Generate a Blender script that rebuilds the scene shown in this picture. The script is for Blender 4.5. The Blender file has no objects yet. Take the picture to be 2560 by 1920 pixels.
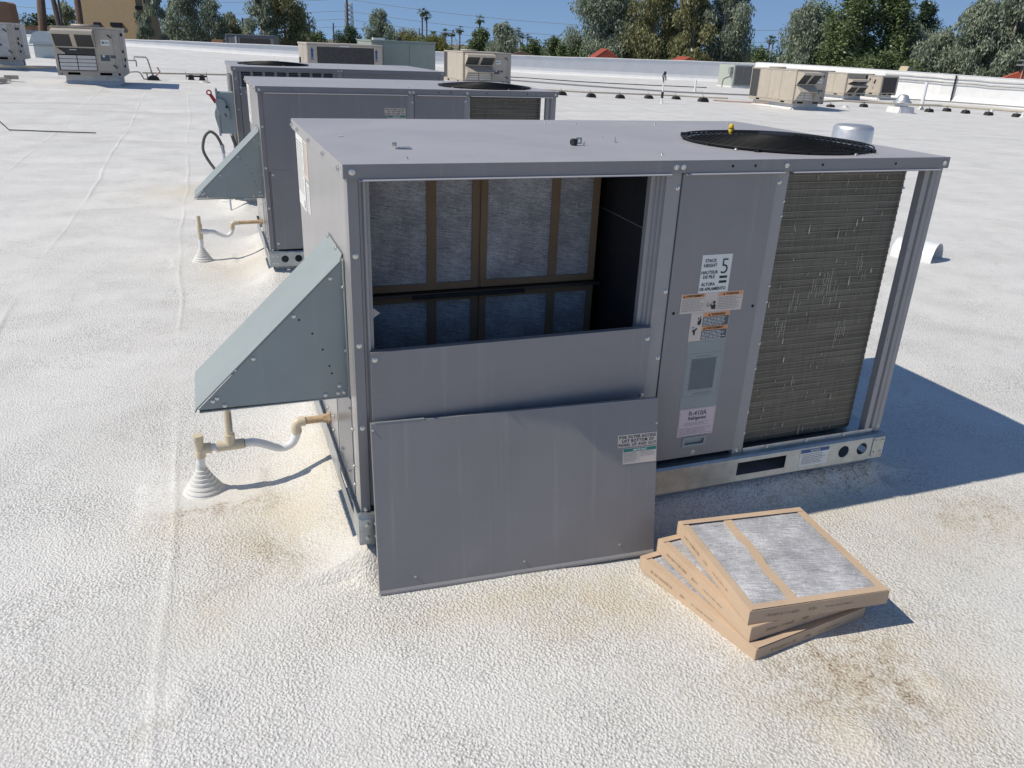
import bpy, bmesh, math, random
import numpy as np
from mathutils import Vector, Matrix
R = math.radians
scn = bpy.context.scene
COL = scn.collection

# ---------------------------------------------------------------- camera
cam_d = bpy.data.cameras.new('camera'); cam = bpy.data.objects.new('camera', cam_d); COL.objects.link(cam)
cam_d.sensor_width = 36.0; cam_d.lens = 27.83; cam_d.clip_start = 0.05; cam_d.clip_end = 4000
cx = Vector((0.93809522, -0.34438037, 0.03714195)); cy = Vector((-0.10394373, -0.38217563, -0.91822519)); cz = Vector((0.33041348, 0.85752198, -0.39431331))
M = Matrix.Identity(4)
for i in range(3):
    M[i][0] = cx[i]; M[i][1] = -cy[i]; M[i][2] = -cz[i]
M.translation = Vector((-0.35334, -2.2475, 1.68041))
cam.matrix_world = M
scn.camera = cam
# ---------------------------------------------------------------- sky, sun, exposure
SUN = Vector((0.66301, -0.06982, -0.74535)).normalized()          # the way the light travels
el = math.asin(-SUN.z); az = math.atan2(-SUN.x, -SUN.y)             # clockwise from +Y
world = bpy.data.worlds.new('World'); scn.world = world; world.use_nodes = True
wn = world.node_tree
sky = wn.nodes.new('ShaderNodeTexSky'); sky.sky_type = 'NISHITA'; sky.sun_disc = False
sky.sun_elevation = el; sky.sun_rotation = az; sky.altitude = 350; sky.air_density = 1.0; sky.dust_density = 0.1; sky.ozone_density = 3.2
bg = wn.nodes['Background']; bg.inputs['Strength'].default_value = 0.108
tcs = wn.nodes.new('ShaderNodeTexCoord'); vad = wn.nodes.new('ShaderNodeVectorMath'); vad.operation = 'ADD'; vad.inputs[1].default_value = (0, 0, .21)
vno = wn.nodes.new('ShaderNodeVectorMath'); vno.operation = 'NORMALIZE'
wn.links.new(tcs.outputs['Generated'], vad.inputs[0]); wn.links.new(vad.outputs[0], vno.inputs[0]); wn.links.new(vno.outputs[0], sky.inputs[0])   # the pale band at the horizon is set lower, as in dry desert air
wn.links.new(sky.outputs[0], bg.inputs[0])
sl = bpy.data.lights.new('sun', 'SUN'); sl.energy = 3.95; sl.angle = R(0.53); sl.color = (1.0, 0.92, 0.79)
so = bpy.data.objects.new('sun', sl); COL.objects.link(so); so.rotation_euler = SUN.to_track_quat('-Z', 'Y').to_euler(); so.location = (-20, 5, 30)
scn.view_settings.view_transform = 'Standard'; scn.view_settings.look = 'None'; scn.view_settings.exposure = 0.1; scn.view_settings.gamma = 1.0
scn.view_settings.use_curve_mapping = False
scn.render.engine = 'CYCLES'
scn.cycles.use_denoising = True
scn.cycles.max_bounces = 6; scn.cycles.diffuse_bounces = 4; scn.cycles.glossy_bounces = 3; scn.cycles.transparent_max_bounces = 4
scn.cycles.sample_clamp_indirect = 8

rng = random.Random(7)
# ---------------------------------------------------------------- materials
def newmat(name):
    m = bpy.data.materials.new(name); m.use_nodes = True
    return m, m.node_tree, m.node_tree.nodes['Principled BSDF']
def nd(t, ty, **kw):
    n = t.nodes.new(ty)
    for k, v in kw.items(): setattr(n, k, v)
    return n
def col4(c): return (c[0], c[1], c[2], 1)
def pm(name, c, rough=.5, metal=0, var=.08, scale=9, bump=0, bscale=120, spec=.5, rvar=.08, stretch=None, c2=None, bumpd=.002, coat=0, wear=0):
    """painted / plain surface: colour with soft mottling, uneven gloss, fine relief"""
    m, t, b = newmat(name)
    tc = nd(t, 'ShaderNodeTexCoord'); mp = nd(t, 'ShaderNodeMapping')
    t.links.new(tc.outputs['Object'], mp.inputs[0])
    if stretch: mp.inputs['Scale'].default_value = stretch
    n = nd(t, 'ShaderNodeTexNoise'); n.inputs['Scale'].default_value = scale; n.inputs['Detail'].default_value = 5; n.inputs['Roughness'].default_value = .65
    t.links.new(mp.outputs[0], n.inputs['Vector'])
    r = nd(t, 'ShaderNodeValToRGB')
    lo = [max(0, x*(1-var)) for x in c]; hi = [min(1, x*(1+var)) for x in (c2 or c)]
    r.color_ramp.elements[0].position = .32; r.color_ramp.elements[1].position = .68
    r.color_ramp.elements[0].color = col4(lo); r.color_ramp.elements[1].color = col4(hi)
    t.links.new(n.outputs['Fac'], r.inputs[0]); t.links.new(r.outputs[0], b.inputs['Base Color'])
    mr = nd(t, 'ShaderNodeMapRange'); mr.inputs['To Min'].default_value = max(.03, rough-rvar); mr.inputs['To Max'].default_value = min(1, rough+rvar)
    t.links.new(n.outputs['Fac'], mr.inputs[0]); t.links.new(mr.outputs[0], b.inputs['Roughness'])
    b.inputs['Metallic'].default_value = metal; b.inputs['Specular IOR Level'].default_value = spec
    if wear:
        cc = r.outputs[0]
        for sc_, lo_, hi_, amt, dc in (((30, 30, 1.1), .56, .74, .34*wear, (.50, .48, .45)), ((5, 5, 3.2), .55, .75, .22*wear, (.42, .40, .37)), ((3, 3, 90), .70, .74, .30*wear, (.55, .54, .53))):
            m2 = nd(t, 'ShaderNodeMapping'); m2.inputs['Scale'].default_value = sc_; t.links.new(tc.outputs['Object'], m2.inputs[0])
            n3 = nd(t, 'ShaderNodeTexNoise'); n3.inputs['Scale'].default_value = 1; n3.inputs['Detail'].default_value = 6; n3.inputs['Roughness'].default_value = .65; t.links.new(m2.outputs[0], n3.inputs['Vector'])
            q = nd(t, 'ShaderNodeMapRange'); q.inputs[1].default_value = lo_; q.inputs[2].default_value = hi_; q.inputs[3].default_value = 0; q.inputs[4].default_value = amt; t.links.new(n3.outputs['Fac'], q.inputs[0])
            mx = nd(t, 'ShaderNodeMix', data_type='RGBA'); t.links.new(q.outputs[0], mx.inputs[0]); t.links.new(cc, mx.inputs[6]); mx.inputs[7].default_value = col4(dc); cc = mx.outputs[2]
        t.links.new(cc, b.inputs['Base Color'])
        wv_ = nd(t, 'ShaderNodeTexNoise'); wv_.inputs['Scale'].default_value = 2.6; wv_.inputs['Detail'].default_value = 1; t.links.new(tc.outputs['Object'], wv_.inputs['Vector'])
        wb = nd(t, 'ShaderNodeBump'); wb.inputs['Strength'].default_value = .6; wb.inputs['Distance'].default_value = .012; t.links.new(wv_.outputs['Fac'], wb.inputs['Height']); t.links.new(wb.outputs[0], b.inputs['Normal'])
    b.inputs['Coat Weight'].default_value = coat; b.inputs['Coat Roughness'].default_value = .22
    if bump:
        n2 = nd(t, 'ShaderNodeTexNoise'); n2.inputs['Scale'].default_value = bscale; n2.inputs['Detail'].default_value = 3
        t.links.new(mp.outputs[0], n2.inputs['Vector'])
        bp = nd(t, 'ShaderNodeBump'); bp.inputs['Strength'].default_value = bump; bp.inputs['Distance'].default_value = bumpd
        t.links.new(n2.outputs['Fac'], bp.inputs['Height'])
        if wear: t.links.new(wb.outputs[0], bp.inputs['Normal'])
        t.links.new(bp.outputs[0], b.inputs['Normal'])
    return m
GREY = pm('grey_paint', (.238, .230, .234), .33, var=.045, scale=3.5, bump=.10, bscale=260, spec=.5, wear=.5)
GREYT = pm('grey_paint_lit_top', (.375, .366, .38), .45, var=.06, scale=2.2, bump=.10, bscale=260, spec=.45, wear=.8)  # lighter copy of the grey paint: daylight on upward faces put into its colour
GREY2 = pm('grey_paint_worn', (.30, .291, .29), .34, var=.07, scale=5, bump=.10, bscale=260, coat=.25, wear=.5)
HOOD = pm('hood_paint', (.285, .322, .316), .42, var=.05, scale=4, bump=.1, bscale=260, spec=.4, wear=.45)
GALV = pm('galvanised_steel', (.42, .45, .46), .36, metal=.75, var=.16, scale=22, bump=.06)
STEEL = pm('zinc_screw', (.62, .62, .60), .3, metal=.9, var=.1, scale=60)
BLACK = pm('black_plastic', (.018, .019, .021), .42, var=.2, scale=30)
WIREB = pm('black_wire_coating', (.014, .015, .016), .6, var=.2, scale=30, spec=.25)
INSUL = pm('black_insulation', (.012, .013, .016), .55, var=.5, scale=30, bump=.5, bscale=90)
HOLE = pm('dark_void', (.008, .008, .009), .9, var=.2)
CARD = pm('cardboard', (.53, .40, .285), .82, var=.07, scale=6, bump=.25, bscale=180, spec=.2)
INK = pm('grey_ink', (.27, .195, .13), .8, var=.1)
BLACKINK = pm('black_ink', (.02, .02, .022), .6, var=.1)
GREYINK = pm('faint_ink', (.30, .29, .28), .7, var=.2)
WHITEST = pm('white_sticker', (.72, .73, .70), .45, var=.03, scale=12)
CREAMST = pm('cream_sticker', (.62, .54, .47), .5, var=.04, scale=12)
ORANGEST = pm('orange_sticker', (.72, .32, .13), .5, var=.04)
SLATEST = pm('slate_sticker', (.075, .10, .12), .5, var=.06)
GREENST = pm('green_sticker', (.01, .19, .15), .5, var=.04)
BLUEST = pm('blue_sticker', (.03, .09, .24), .5, var=.04)
PINKST = pm('pink_sticker', (.62, .50, .52), .5, var=.03)
PALEPLATE = pm('pale_plate', (.27, .30, .30), .45, var=.04)
CHARTINK = pm('chart_ink', (.14, .16, .165), .6, var=.12)
PVCW = pm('white_pvc', (.74, .75, .75), .35, var=.05, scale=14, bump=.05)
PVCC = pm('cream_pvc', (.62, .54, .40), .4, var=.07, scale=14)
PVCS = pm('stained_pvc', (.50, .36, .22), .45, var=.2, scale=30)
FOAMP = pm('painted_foam', (.64, .635, .60), .7, var=.06, scale=12, bump=.35, bscale=70, bumpd=.004)
BEIGE = pm('beige_paint', (.45, .40, .33), .5, var=.06, scale=3, wear=.6)
BEIGED = pm('beige_paint_weathered', (.40, .36, .305), .55, var=.12, scale=6)
GRILLE = pm('pale_grille_paint', (.58, .57, .54), .5, var=.08, scale=6)
SAGE = pm('sage_paint', (.27, .315, .275), .5, var=.06, scale=3)
CURBM = pm('curb_white', (.66, .66, .65), .7, var=.1, scale=5, bump=.3, bscale=60, bumpd=.004)
CURBG = pm('curb_grey', (.34, .35, .36), .6, var=.1, scale=8)
SCREEN = pm('dark_screen', (.045, .045, .047), .75, var=.25, scale=30)
COILFAR = pm('coil_fins_far', (.055, .053, .052), .7, var=.3, scale=14)
RUBBER = pm('black_rubber', (.02, .02, .021), .8, var=.25, scale=20, bump=.3)
PIPEG = pm('grey_pipe', (.33, .33, .32), .45, metal=.3, var=.1)
PIPEY = pm('tan_gas_pipe', (.50, .44, .34), .5, var=.1)
PIPEO = pm('orange_gas_pipe', (.50, .36, .28), .5, var=.15)
CONDUIT = pm('grey_flex_conduit', (.115, .115, .105), .5, var=.08, bump=.5, bscale=150)
DISC = pm('switch_grey', (.30, .345, .35), .4, var=.05)
REDH = pm('red_handle', (.36, .02, .035), .35, var=.08)
YEL = pm('yellow_plastic', (.75, .5, .03), .4, var=.1)
ALU = pm("spun_aluminium", (.72, .71, .69), .42, metal=.8, var=.06, scale=10)
STUCCO = pm('tan_stucco', (.385, .285, .165), .85, var=.05, scale=3, bump=.4, bscale=9, bumpd=.02)
TERRA = pm('terracotta_stucco', (.43, .235, .135), .85, var=.08, scale=3)
REDTILE = pm('red_roof_tile', (.38, .075, .045), .75, var=.2, scale=4)
WINDK = pm('dark_opening', (.012, .012, .016), .4, var=.1)
BARK = pm('pale_bark', (.36, .31, .26), .85, var=.3, scale=3)
DBARK = pm('dark_bark', (.11, .085, .07), .9, var=.35, scale=4)
PALMB = pm('palm_bark', (.17, .115, .085), .9, var=.3, scale=5)
CABLE = pm('power_line_cable', (.26, .31, .37), .6, var=.05)
POLE = pm('weathered_pole', (.14, .125, .125), .7, var=.1)
LATT = pm('lattice_steel', (.34, .36, .38), .6, metal=.3, var=.08)
PARA = pm('parapet_paint', (.74, .745, .74), .75, var=.05, scale=1.5, bump=.35, bscale=14, bumpd=.01)
BROWNW = pm('brown_roof', (.17, .115, .085), .8, var=.15)
CHIMW = pm('chimney_stucco', (.52, .45, .30), .8, var=.1)

def mat_media(name='filter_media', dim=1.0):
    m, t, b = newmat(name)
    tc = nd(t, 'ShaderNodeTexCoord')
    acc = None
    for k, (rz, sc) in enumerate(((.45, (26, 330, 26)), (-.75, (24, 300, 24)), (1.25, (28, 320, 28)), (-.2, (22, 360, 22)))):
        mp = nd(t, 'ShaderNodeMapping', vector_type='TEXTURE'); mp.inputs['Rotation'].default_value = (0, 0, rz); mp.inputs['Scale'].default_value = [1/v for v in sc]; mp.inputs['Location'].default_value = (k*3.1, k*1.7, 0)
        t.links.new(tc.outputs['Object'], mp.inputs[0])
        n = nd(t, 'ShaderNodeTexNoise'); n.inputs['Scale'].default_value = 1.4; n.inputs['Detail'].default_value = 4; n.inputs['Distortion'].default_value = .6
        t.links.new(mp.outputs[0], n.inputs['Vector'])
        if acc is None: acc = n.outputs['Fac']
        else:
            a = nd(t, 'ShaderNodeMath', operation='ADD' if k % 2 else 'MAXIMUM'); t.links.new(acc, a.inputs[0]); t.links.new(n.outputs['Fac'], a.inputs[1]); acc = a.outputs[0]
            if k % 2:
                h = nd(t, 'ShaderNodeMath', operation='MULTIPLY'); h.inputs[1].default_value = .5; t.links.new(acc, h.inputs[0]); acc = h.outputs[0]
    big = nd(t, 'ShaderNodeTexNoise'); big.inputs['Scale'].default_value = 9; t.links.new(tc.outputs['Object'], big.inputs['Vector'])
    s = nd(t, 'ShaderNodeMath', operation='MULTIPLY_ADD'); s.inputs[1].default_value = .3; t.links.new(big.outputs['Fac'], s.inputs[0]); t.links.new(acc, s.inputs[2])
    r = nd(t, 'ShaderNodeValToRGB'); r.color_ramp.elements[0].position = .52; r.color_ramp.elements[1].position = .84
    r.color_ramp.elements[0].color = col4([x*dim for x in (.19, .195, .21)]); r.color_ramp.elements[1].color = col4([x*dim for x in (.84, .85, .88)])
    e = r.color_ramp.elements.new(.66); e.color = col4([x*dim for x in (.40, .405, .43)])
    t.links.new(s.outputs[0], r.inputs[0]); t.links.new(r.outputs[0], b.inputs['Base Color'])
    b.inputs['Roughness'].default_value = .6; b.inputs['Sheen Weight'].default_value = .25
    bp = nd(t, 'ShaderNodeBump'); bp.inputs['Strength'].default_value = .8; bp.inputs['Distance'].default_value = .004
    t.links.new(acc, bp.inputs['Height']); t.links.new(bp.outputs[0], b.inputs['Normal'])
    return m
MEDIA = mat_media(); MEDIAD = mat_media('shaded_filter_media', .66)  # second copy darkened: shade inside the open unit painted into the media
CARDD = pm('shaded_cardboard', (.20, .137, .085), .85, var=.1, scale=6, bump=.25, bscale=180, spec=.2)  # darker cardboard for the mounted filters, compartment shade put into the colour

def mat_coil():
    m, t, b = newmat('coil_fins')
    tc = nd(t, 'ShaderNodeTexCoord')
    mp = nd(t, 'ShaderNodeMapping'); mp.inputs['Scale'].default_value = (420, 420, 6); t.links.new(tc.outputs['Object'], mp.inputs[0])
    n = nd(t, 'ShaderNodeTexNoise'); n.inputs['Scale'].default_value = 1; n.inputs['Detail'].default_value = 3; t.links.new(mp.outputs[0], n.inputs['Vector'])
    mp3 = nd(t, 'ShaderNodeMapping'); mp3.inputs['Scale'].default_value = (3, 3, 60); t.links.new(tc.outputs['Object'], mp3.inputs[0])
    n3 = nd(t, 'ShaderNodeTexNoise'); n3.inputs['Scale'].default_value = 1; n3.inputs['Detail'].default_value = 3; t.links.new(mp3.outputs[0], n3.inputs['Vector'])
    mix = nd(t, 'ShaderNodeMath', operation='ADD'); t.links.new(n.outputs['Fac'], mix.inputs[0]); t.links.new(n3.outputs['Fac'], mix.inputs[1])
    r = nd(t, 'ShaderNodeValToRGB'); r.color_ramp.elements[0].position = .38; r.color_ramp.elements[1].position = .66
    r.color_ramp.elements[0].color = (.078, .072, .058, 1); r.color_ramp.elements[1].color = (.185, .172, .14, 1)
    h = nd(t, 'ShaderNodeMath', operation='MULTIPLY'); h.inputs[1].default_value = .5; t.links.new(mix.outputs[0], h.inputs[0]); t.links.new(h.outputs[0], r.inputs[0])
    t.links.new(r.outputs[0], b.inputs['Base Color'])
    b.inputs['Roughness'].default_value = .5; b.inputs['Metallic'].default_value = .35
    bp = nd(t, 'ShaderNodeBump'); bp.inputs['Strength'].default_value = .5; bp.inputs['Distance'].default_value = .002
    t.links.new(n.outputs['Fac'], bp.inputs['Height']); t.links.new(bp.outputs[0], b.inputs['Normal'])
    return m
COIL = mat_coil()
DING = pm('bent_fin_metal', (.50, .48, .42), .45, metal=.4, var=.4, scale=60)
COILEDGE = pm('worn_fin_edges', (.20, .185, .15), .5, metal=.3, var=.10, scale=6)

def mat_leaf(name, cols, trans=.25):
    m, t, b = newmat(name)
    g = nd(t, 'ShaderNodeNewGeometry'); r = nd(t, 'ShaderNodeValToRGB')
    els = r.color_ramp.elements
    for i, c in enumerate(cols):
        p = i/(len(cols)-1)
        e = els[0] if i == 0 else (els[1] if i == len(cols)-1 else els.new(p))
        e.position = p; e.color = col4(c)
    t.links.new(g.outputs['Random Per Island'], r.inputs[0]); t.links.new(r.outputs[0], b.inputs['Base Color'])
    b.inputs['Roughness'].default_value = .55; b.inputs['Specular IOR Level'].default_value = .35
    out = t.nodes['Material Output']; tr = nd(t, 'ShaderNodeBsdfTranslucent'); t.links.new(r.outputs[0], tr.inputs[0])
    mx = nd(t, 'ShaderNodeMixShader'); mx.inputs[0].default_value = trans
    t.links.new(b.outputs[0], mx.inputs[1]); t.links.new(tr.outputs[0], mx.inputs[2]); t.links.new(mx.outputs[0], out.inputs[0])
    return m
L_EUC = mat_leaf('eucalyptus_leaves', [(0.149, 0.194, 0.123), (0.239, 0.292, 0.196), (0.337, 0.390, 0.277), (0.274, 0.292, 0.159), (0.437, 0.490, 0.385)], .32)
L_EUCY = mat_leaf('olive_green_leaves', [(0.158, 0.183, 0.078), (0.254, 0.270, 0.113), (0.330, 0.330, 0.155), (0.236, 0.271, 0.167), (0.388, 0.370, 0.196)])
L_GRN = mat_leaf('green_leaves', [(0.072, 0.123, 0.053), (0.121, 0.190, 0.077), (0.179, 0.250, 0.108), (0.235, 0.289, 0.130)])
L_DARK = mat_leaf('dark_green_leaves', [(0.039, 0.068, 0.039), (0.069, 0.105, 0.054), (0.093, 0.138, 0.071)])
L_YEL = mat_leaf('yellow_green_leaves', [(0.159, 0.171, 0.043), (0.220, 0.220, 0.055), (0.268, 0.256, 0.073)])
L_PALM = mat_leaf('palm_fronds', [(0.049, 0.085, 0.037), (0.085, 0.122, 0.055), (0.122, 0.159, 0.073)])
L_SKIRT = mat_leaf('dry_palm_fronds', [(.13, .10, .06), (.18, .14, .09)])

# ---------------------------------------------------------------- mesh helpers
class MB:
    def __init__(s): s.v = []; s.f = []; s.mi = []; s.mats = []
    def m(s, mat):
        if mat not in s.mats: s.mats.append(mat)
        return s.mats.index(mat)
    def add(s, vs, fs, mat):
        o = len(s.v); k = s.m(mat); s.v += [tuple(p) for p in vs]
        for f in fs: s.f.append(tuple(o+i for i in f)); s.mi.append(k)
        return s
    def box(s, a, b, mat, T=None):
        x0, y0, z0 = a; x1, y1, z1 = b
        vs = [(x0, y0, z0), (x1, y0, z0), (x1, y1, z0), (x0, y1, z0), (x0, y0, z1), (x1, y0, z1), (x1, y1, z1), (x0, y1, z1)]
        if T is not None: vs = [T @ Vector(p) for p in vs]
        return s.add(vs, [(0, 3, 2, 1), (4, 5, 6, 7), (0, 1, 5, 4), (1, 2, 6, 5), (2, 3, 7, 6), (3, 0, 4, 7)], mat)
    def prism(s, poly, axis, a, b, mat):
        """polygon in the two other axes (in order), extruded along axis from a to b"""
        def P(u, v, w): return {'x': (w, u, v), 'y': (u, w, v), 'z': (u, v, w)}[axis]
        n = len(poly); vs = [P(u, v, a) for u, v in poly]+[P(u, v, b) for u, v in poly]
        return s.add(vs, [tuple(range(n))[::-1], tuple(range(n, 2*n))]+[(i, (i+1) % n, n+(i+1) % n, n+i) for i in range(n)], mat)
    def tube(s, pts, r, mat, n=10, caps=True, closed=False):
        pts = [Vector(p) for p in pts]; N = len(pts); rr = r if isinstance(r, (list, tuple)) else [r]*N
        rings = []; up = None
        for i, p in enumerate(pts):
            if closed: d = pts[(i+1) % N]-pts[i-1]
            else: d = pts[min(i+1, N-1)]-pts[max(i-1, 0)]
            d.normalize()
            if up is None:
                up = Vector((0, 0, 1)) if abs(d.z) < .9 else Vector((1, 0, 0))
            a = d.cross(up)
            if a.length < 1e-5: a = d.cross(Vector((0, 1, 0)))
            a.normalize(); bb = a.cross(d).normalized(); up = bb
            rings.append([p+rr[i]*(math.cos(2*math.pi*k/n)*a+math.sin(2*math.pi*k/n)*bb) for k in range(n)])
        vs = [q for g in rings for q in g]; fs = []
        for i in range(N if closed else N-1):
            j = (i+1) % N
            for k in range(n): fs.append((i*n+k, i*n+(k+1) % n, j*n+(k+1) % n, j*n+k))
        if caps and not closed: fs += [tuple(range(n))[::-1], tuple((N-1)*n+k for k in range(n))]
        return s.add(vs, fs, mat)
    def lathe(s, prof, c, mat, n=24, T=None):
        vs = []; fs = []
        for r, z in prof:
            for k in range(n):
                p = Vector((r*math.cos(2*math.pi*k/n), r*math.sin(2*math.pi*k/n), z))
                if T is not None: p = T @ p
                vs.append(p+Vector(c))
        for i in range(len(prof)-1):
            for k in range(n): fs.append((i*n+k, i*n+(k+1) % n, (i+1)*n+(k+1) % n, (i+1)*n+k))
        fs += [tuple(range(n))[::-1], tuple((len(prof)-1)*n+k for k in range(n))]
        return s.add(vs, fs, mat)
    def quad(s, a, b, c, d, mat): return s.add([a, b, c, d], [(0, 1, 2, 3)], mat)
    def mesh(s, name, smooth=False):
        me = bpy.data.meshes.new(name); me.from_pydata(s.v, [], s.f)
        for mt in s.mats: me.materials.append(mt)
        me.polygons.foreach_set('material_index', s.mi)
        if smooth: me.polygons.foreach_set('use_smooth', [True]*len(s.f))
        me.update(); return me
    def build(s, name, parent=None, smooth=False, loc=None, fix=True, **kw):
        me = s.mesh(name, smooth)
        if fix:
            bm = bmesh.new(); bm.from_mesh(me); bmesh.ops.recalc_face_normals(bm, faces=bm.faces); bm.to_mesh(me); bm.free()
        if smooth:
            try: me.set_sharp_from_angle(angle=R(40))
            except Exception: pass
        return link(name, me, parent, loc, **kw)
def link(name, me, parent=None, loc=None, rot=None, bevel=0, solid=0, **props):
    o = bpy.data.objects.new(name, me); COL.objects.link(o)
    if parent is not None: o.parent = parent
    if loc is not None: o.location = loc
    if rot is not None: o.rotation_euler = rot
    if solid:
        md = o.modifiers.new('thick', 'SOLIDIFY'); md.thickness = solid; md.offset = 0
    if bevel:
        md = o.modifiers.new('edge', 'BEVEL'); md.width = bevel; md.segments = 2; md.limit_method = 'ANGLE'
    for k, v in props.items(): o[k] = v
    return o
def empty(name, loc, label, cat, group=None, rz=0, M=None):
    o = bpy.data.objects.new(name, None); COL.objects.link(o); o.empty_display_size = .1
    if M is not None: o.matrix_world = M
    else: o.location = loc; o.rotation_euler = (0, 0, rz)
    o['label'] = label; o['category'] = cat
    if group: o['group'] = group
    return o
def tag(o, label, cat, group=None):
    o['label'] = label; o['category'] = cat
    if group: o['group'] = group
    return o
def kids(o): return [c for c in bpy.data.objects if c.parent == o]
def copy_tree(o, ch, parent=None):
    c = o.copy(); COL.objects.link(c)
    if parent is not None: c.parent = parent
    for k in ch.get(o.name, []): copy_tree(k, ch, c)
    return c
def child_map():
    d = {}
    for o in bpy.data.objects:
        if o.parent: d.setdefault(o.parent.name, []).append(o)
    return d
def plate(x0, x1, z0, z1, holes, fn, mat):
    """flat sheet in (u,v) with real holes: ('r',u0,u1,v0,v1) or ('c',u,v,r); fn maps (u,v) to 3D"""
    mb = MB(); n = 32
    hs = []
    for h in holes:
        if h[0] == 'r': hs.append((h[1], h[2], h[3], h[4], None))
        else:
            e = h[3]*1.06; hs.append((h[1]-e, h[1]+e, h[2]-e, h[2]+e, h))
    hs.sort(); x = x0
    def q(a, b, c, d): mb.add([fn(a, c), fn(b, c), fn(b, d), fn(a, d)], [(0, 1, 2, 3)], mat)
    for a, b, c, d, h in hs:
        if a > x: q(x, a, z0, z1)
        q(a, b, z0, c); q(a, b, d, z1)
        if h:
            vs = []; cu, cv, r = h[1:]
            for k in range(n):
                t = 2*math.pi*k/n; ct, st = math.cos(t), math.sin(t); mxx = max(abs(ct), abs(st)); e = r*1.06/mxx
                vs.append(fn(cu+r*ct, cv+r*st)); vs.append(fn(cu+e*ct, cv+e*st))
            mb.add(vs, [(2*k, 2*k+1, (2*k+3) % (2*n), (2*k+2) % (2*n)) for k in range(n)], mat)
        x = b
    if x < x1: q(x, x1, z0, z1)
    return mb
# shared screw mesh: washer flange, hexagon, along +Z
_s = MB(); _s.lathe([(.0085, 0), (.0085, .0014), (.0060, .0022)], (0, 0, 0), STEEL, 14); _s.lathe([(.0052, .002), (.0052, .0062), (.0042, .007)], (0, 0, 0), STEEL, 6)
SCREW = _s.mesh('screw')
_s = MB(); _s.lathe([(.0045, 0), (.0045, .0008)], (0, 0, 0), HOLE, 10); HOLEM = _s.mesh('bolt_hole')
DIR = {'-y': (R(90), 0, 0), '-x': (0, R(-90), 0), 'z': (0, 0, 0), '+x': (0, R(90), 0)}
def screws(parent, pts, d, s=1.0, name='screw', me=None):
    for p in pts:
        o = link(name, me or SCREW, parent, p, DIR[d]); o.scale = (s, s, s)
def text(s, size, loc, rot, mat, parent, name='lettering', bold=.0, align='LEFT', spacing=1.0, shear=0, sx=1.0):
    cu = bpy.data.curves.new(name, 'FONT'); cu.body = s; cu.size = size; cu.offset = bold; cu.align_x = align; cu.space_character = spacing; cu.shear = shear; cu.space_line = 1.0
    cu.resolution_u = 3
    tmp = bpy.data.objects.new('tmp', cu); COL.objects.link(tmp)
    dg = bpy.context.evaluated_depsgraph_get()
    me = bpy.data.meshes.new_from_object(tmp.evaluated_get(dg)); me.materials.clear(); me.materials.append(mat)
    bpy.data.objects.remove(tmp)
    o = link(name, me, parent, loc, rot); o.scale = (sx, 1, 1)
    return o
FR = (R(90), 0, 0)
def sticker(parent, name, u0, u1, v0, v1, base, blocks=(), lines=(), texts=(), tris=(), T=None, **props):
    """thin printed label facing local -Y at y=0; blocks/lines are flat print"""
    mb = MB(); mb.box((u0, -.0006, v0), (u1, 0, v1), base)
    y = -.0009
    for a, b, c, d, m in blocks: mb.add([(a, y, c), (b, y, c), (b, y, d), (a, y, d)], [(0, 1, 2, 3)], m)
    y = -.0012
    for a, b, v, m, h in lines: mb.add([(a, y, v), (b, y, v), (b, y, v+h), (a, y, v+h)], [(0, 1, 2, 3)], m)
    for pts, m in tris: mb.add([(p[0], y-.0003, p[1]) for p in pts], [tuple(range(len(pts)))], m)
    o = mb.build(name, parent, fix=False, **props)
    if T is not None: o.matrix_local = T
    for s, size, u, v, m, bold, al, sp in texts:
        text(s, size, (u, -.0016, v), FR, m, o, bold=bold, align=al, spacing=sp, sx=.93)
    return o
def textlines(u0, u1, v0, v1, n, m, h=.35, seed=1, ragged=.25):
    r = random.Random(seed); out = []; st = (v1-v0)/n
    for i in range(n):
        u = u0; end = u1-r.random()*ragged*(u1-u0)
        while u < end:
            w = r.uniform(.06, .2)*(u1-u0); out.append((u, min(u+w, end), v0+st*i+st*.3, m, st*h)); u += w+(u1-u0)*.025
    return out

# ---------------------------------------------------------------- ground of the roof
def sstep(a, b, x):
    t = np.clip((x-a)/(b-a), 0, 1); return t*t*(3-2*t)
def slope(x, y):
    w = np.clip((y-8)/14, 0, 1); w = w*w*(3-2*w)
    xe = np.where(x < 20, x, 20+(x-20)*.35); xe = np.maximum(xe, -8)
    return w*(-.028*xe+.010*np.minimum(y, 60))
def gz(x, y): return float(slope(np.array(float(x)), np.array(float(y))))
def vnoise(x, y, seed):
    xi = np.floor(x).astype(np.int64); yi = np.floor(y).astype(np.int64); fx = x-xi; fy = y-yi
    fx = fx*fx*(3-2*fx); fy = fy*fy*(3-2*fy)
    def h(a, b):
        n = (a*374761393+b*668265263+seed*974711) & 0xffffffff
        n = ((n ^ (n >> 13))*1274126177) & 0xffffffff
        return ((n ^ (n >> 16)) & 0xffff)/65535.0
    return (h(xi, yi)*(1-fx)+h(xi+1, yi)*fx)*(1-fy)+(h(xi, yi+1)*(1-fx)+h(xi+1, yi+1)*fx)*fy
WALL = [(-60, 67.6), (-.1, 55.4), (19.4, 51.45), (36.3, 48.0), (36.9, 41.5), (38.8, 34.1), (40.82, 30.2), (47, 18), (53, -12)]
UY2 = 3.615
CURBS = [(0.02, 2.15, 0.0, 1.30), (0.03, 2.14, UY2, UY2+1.30), (-.02, 2.0, 6.33, 7.95)]

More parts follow.
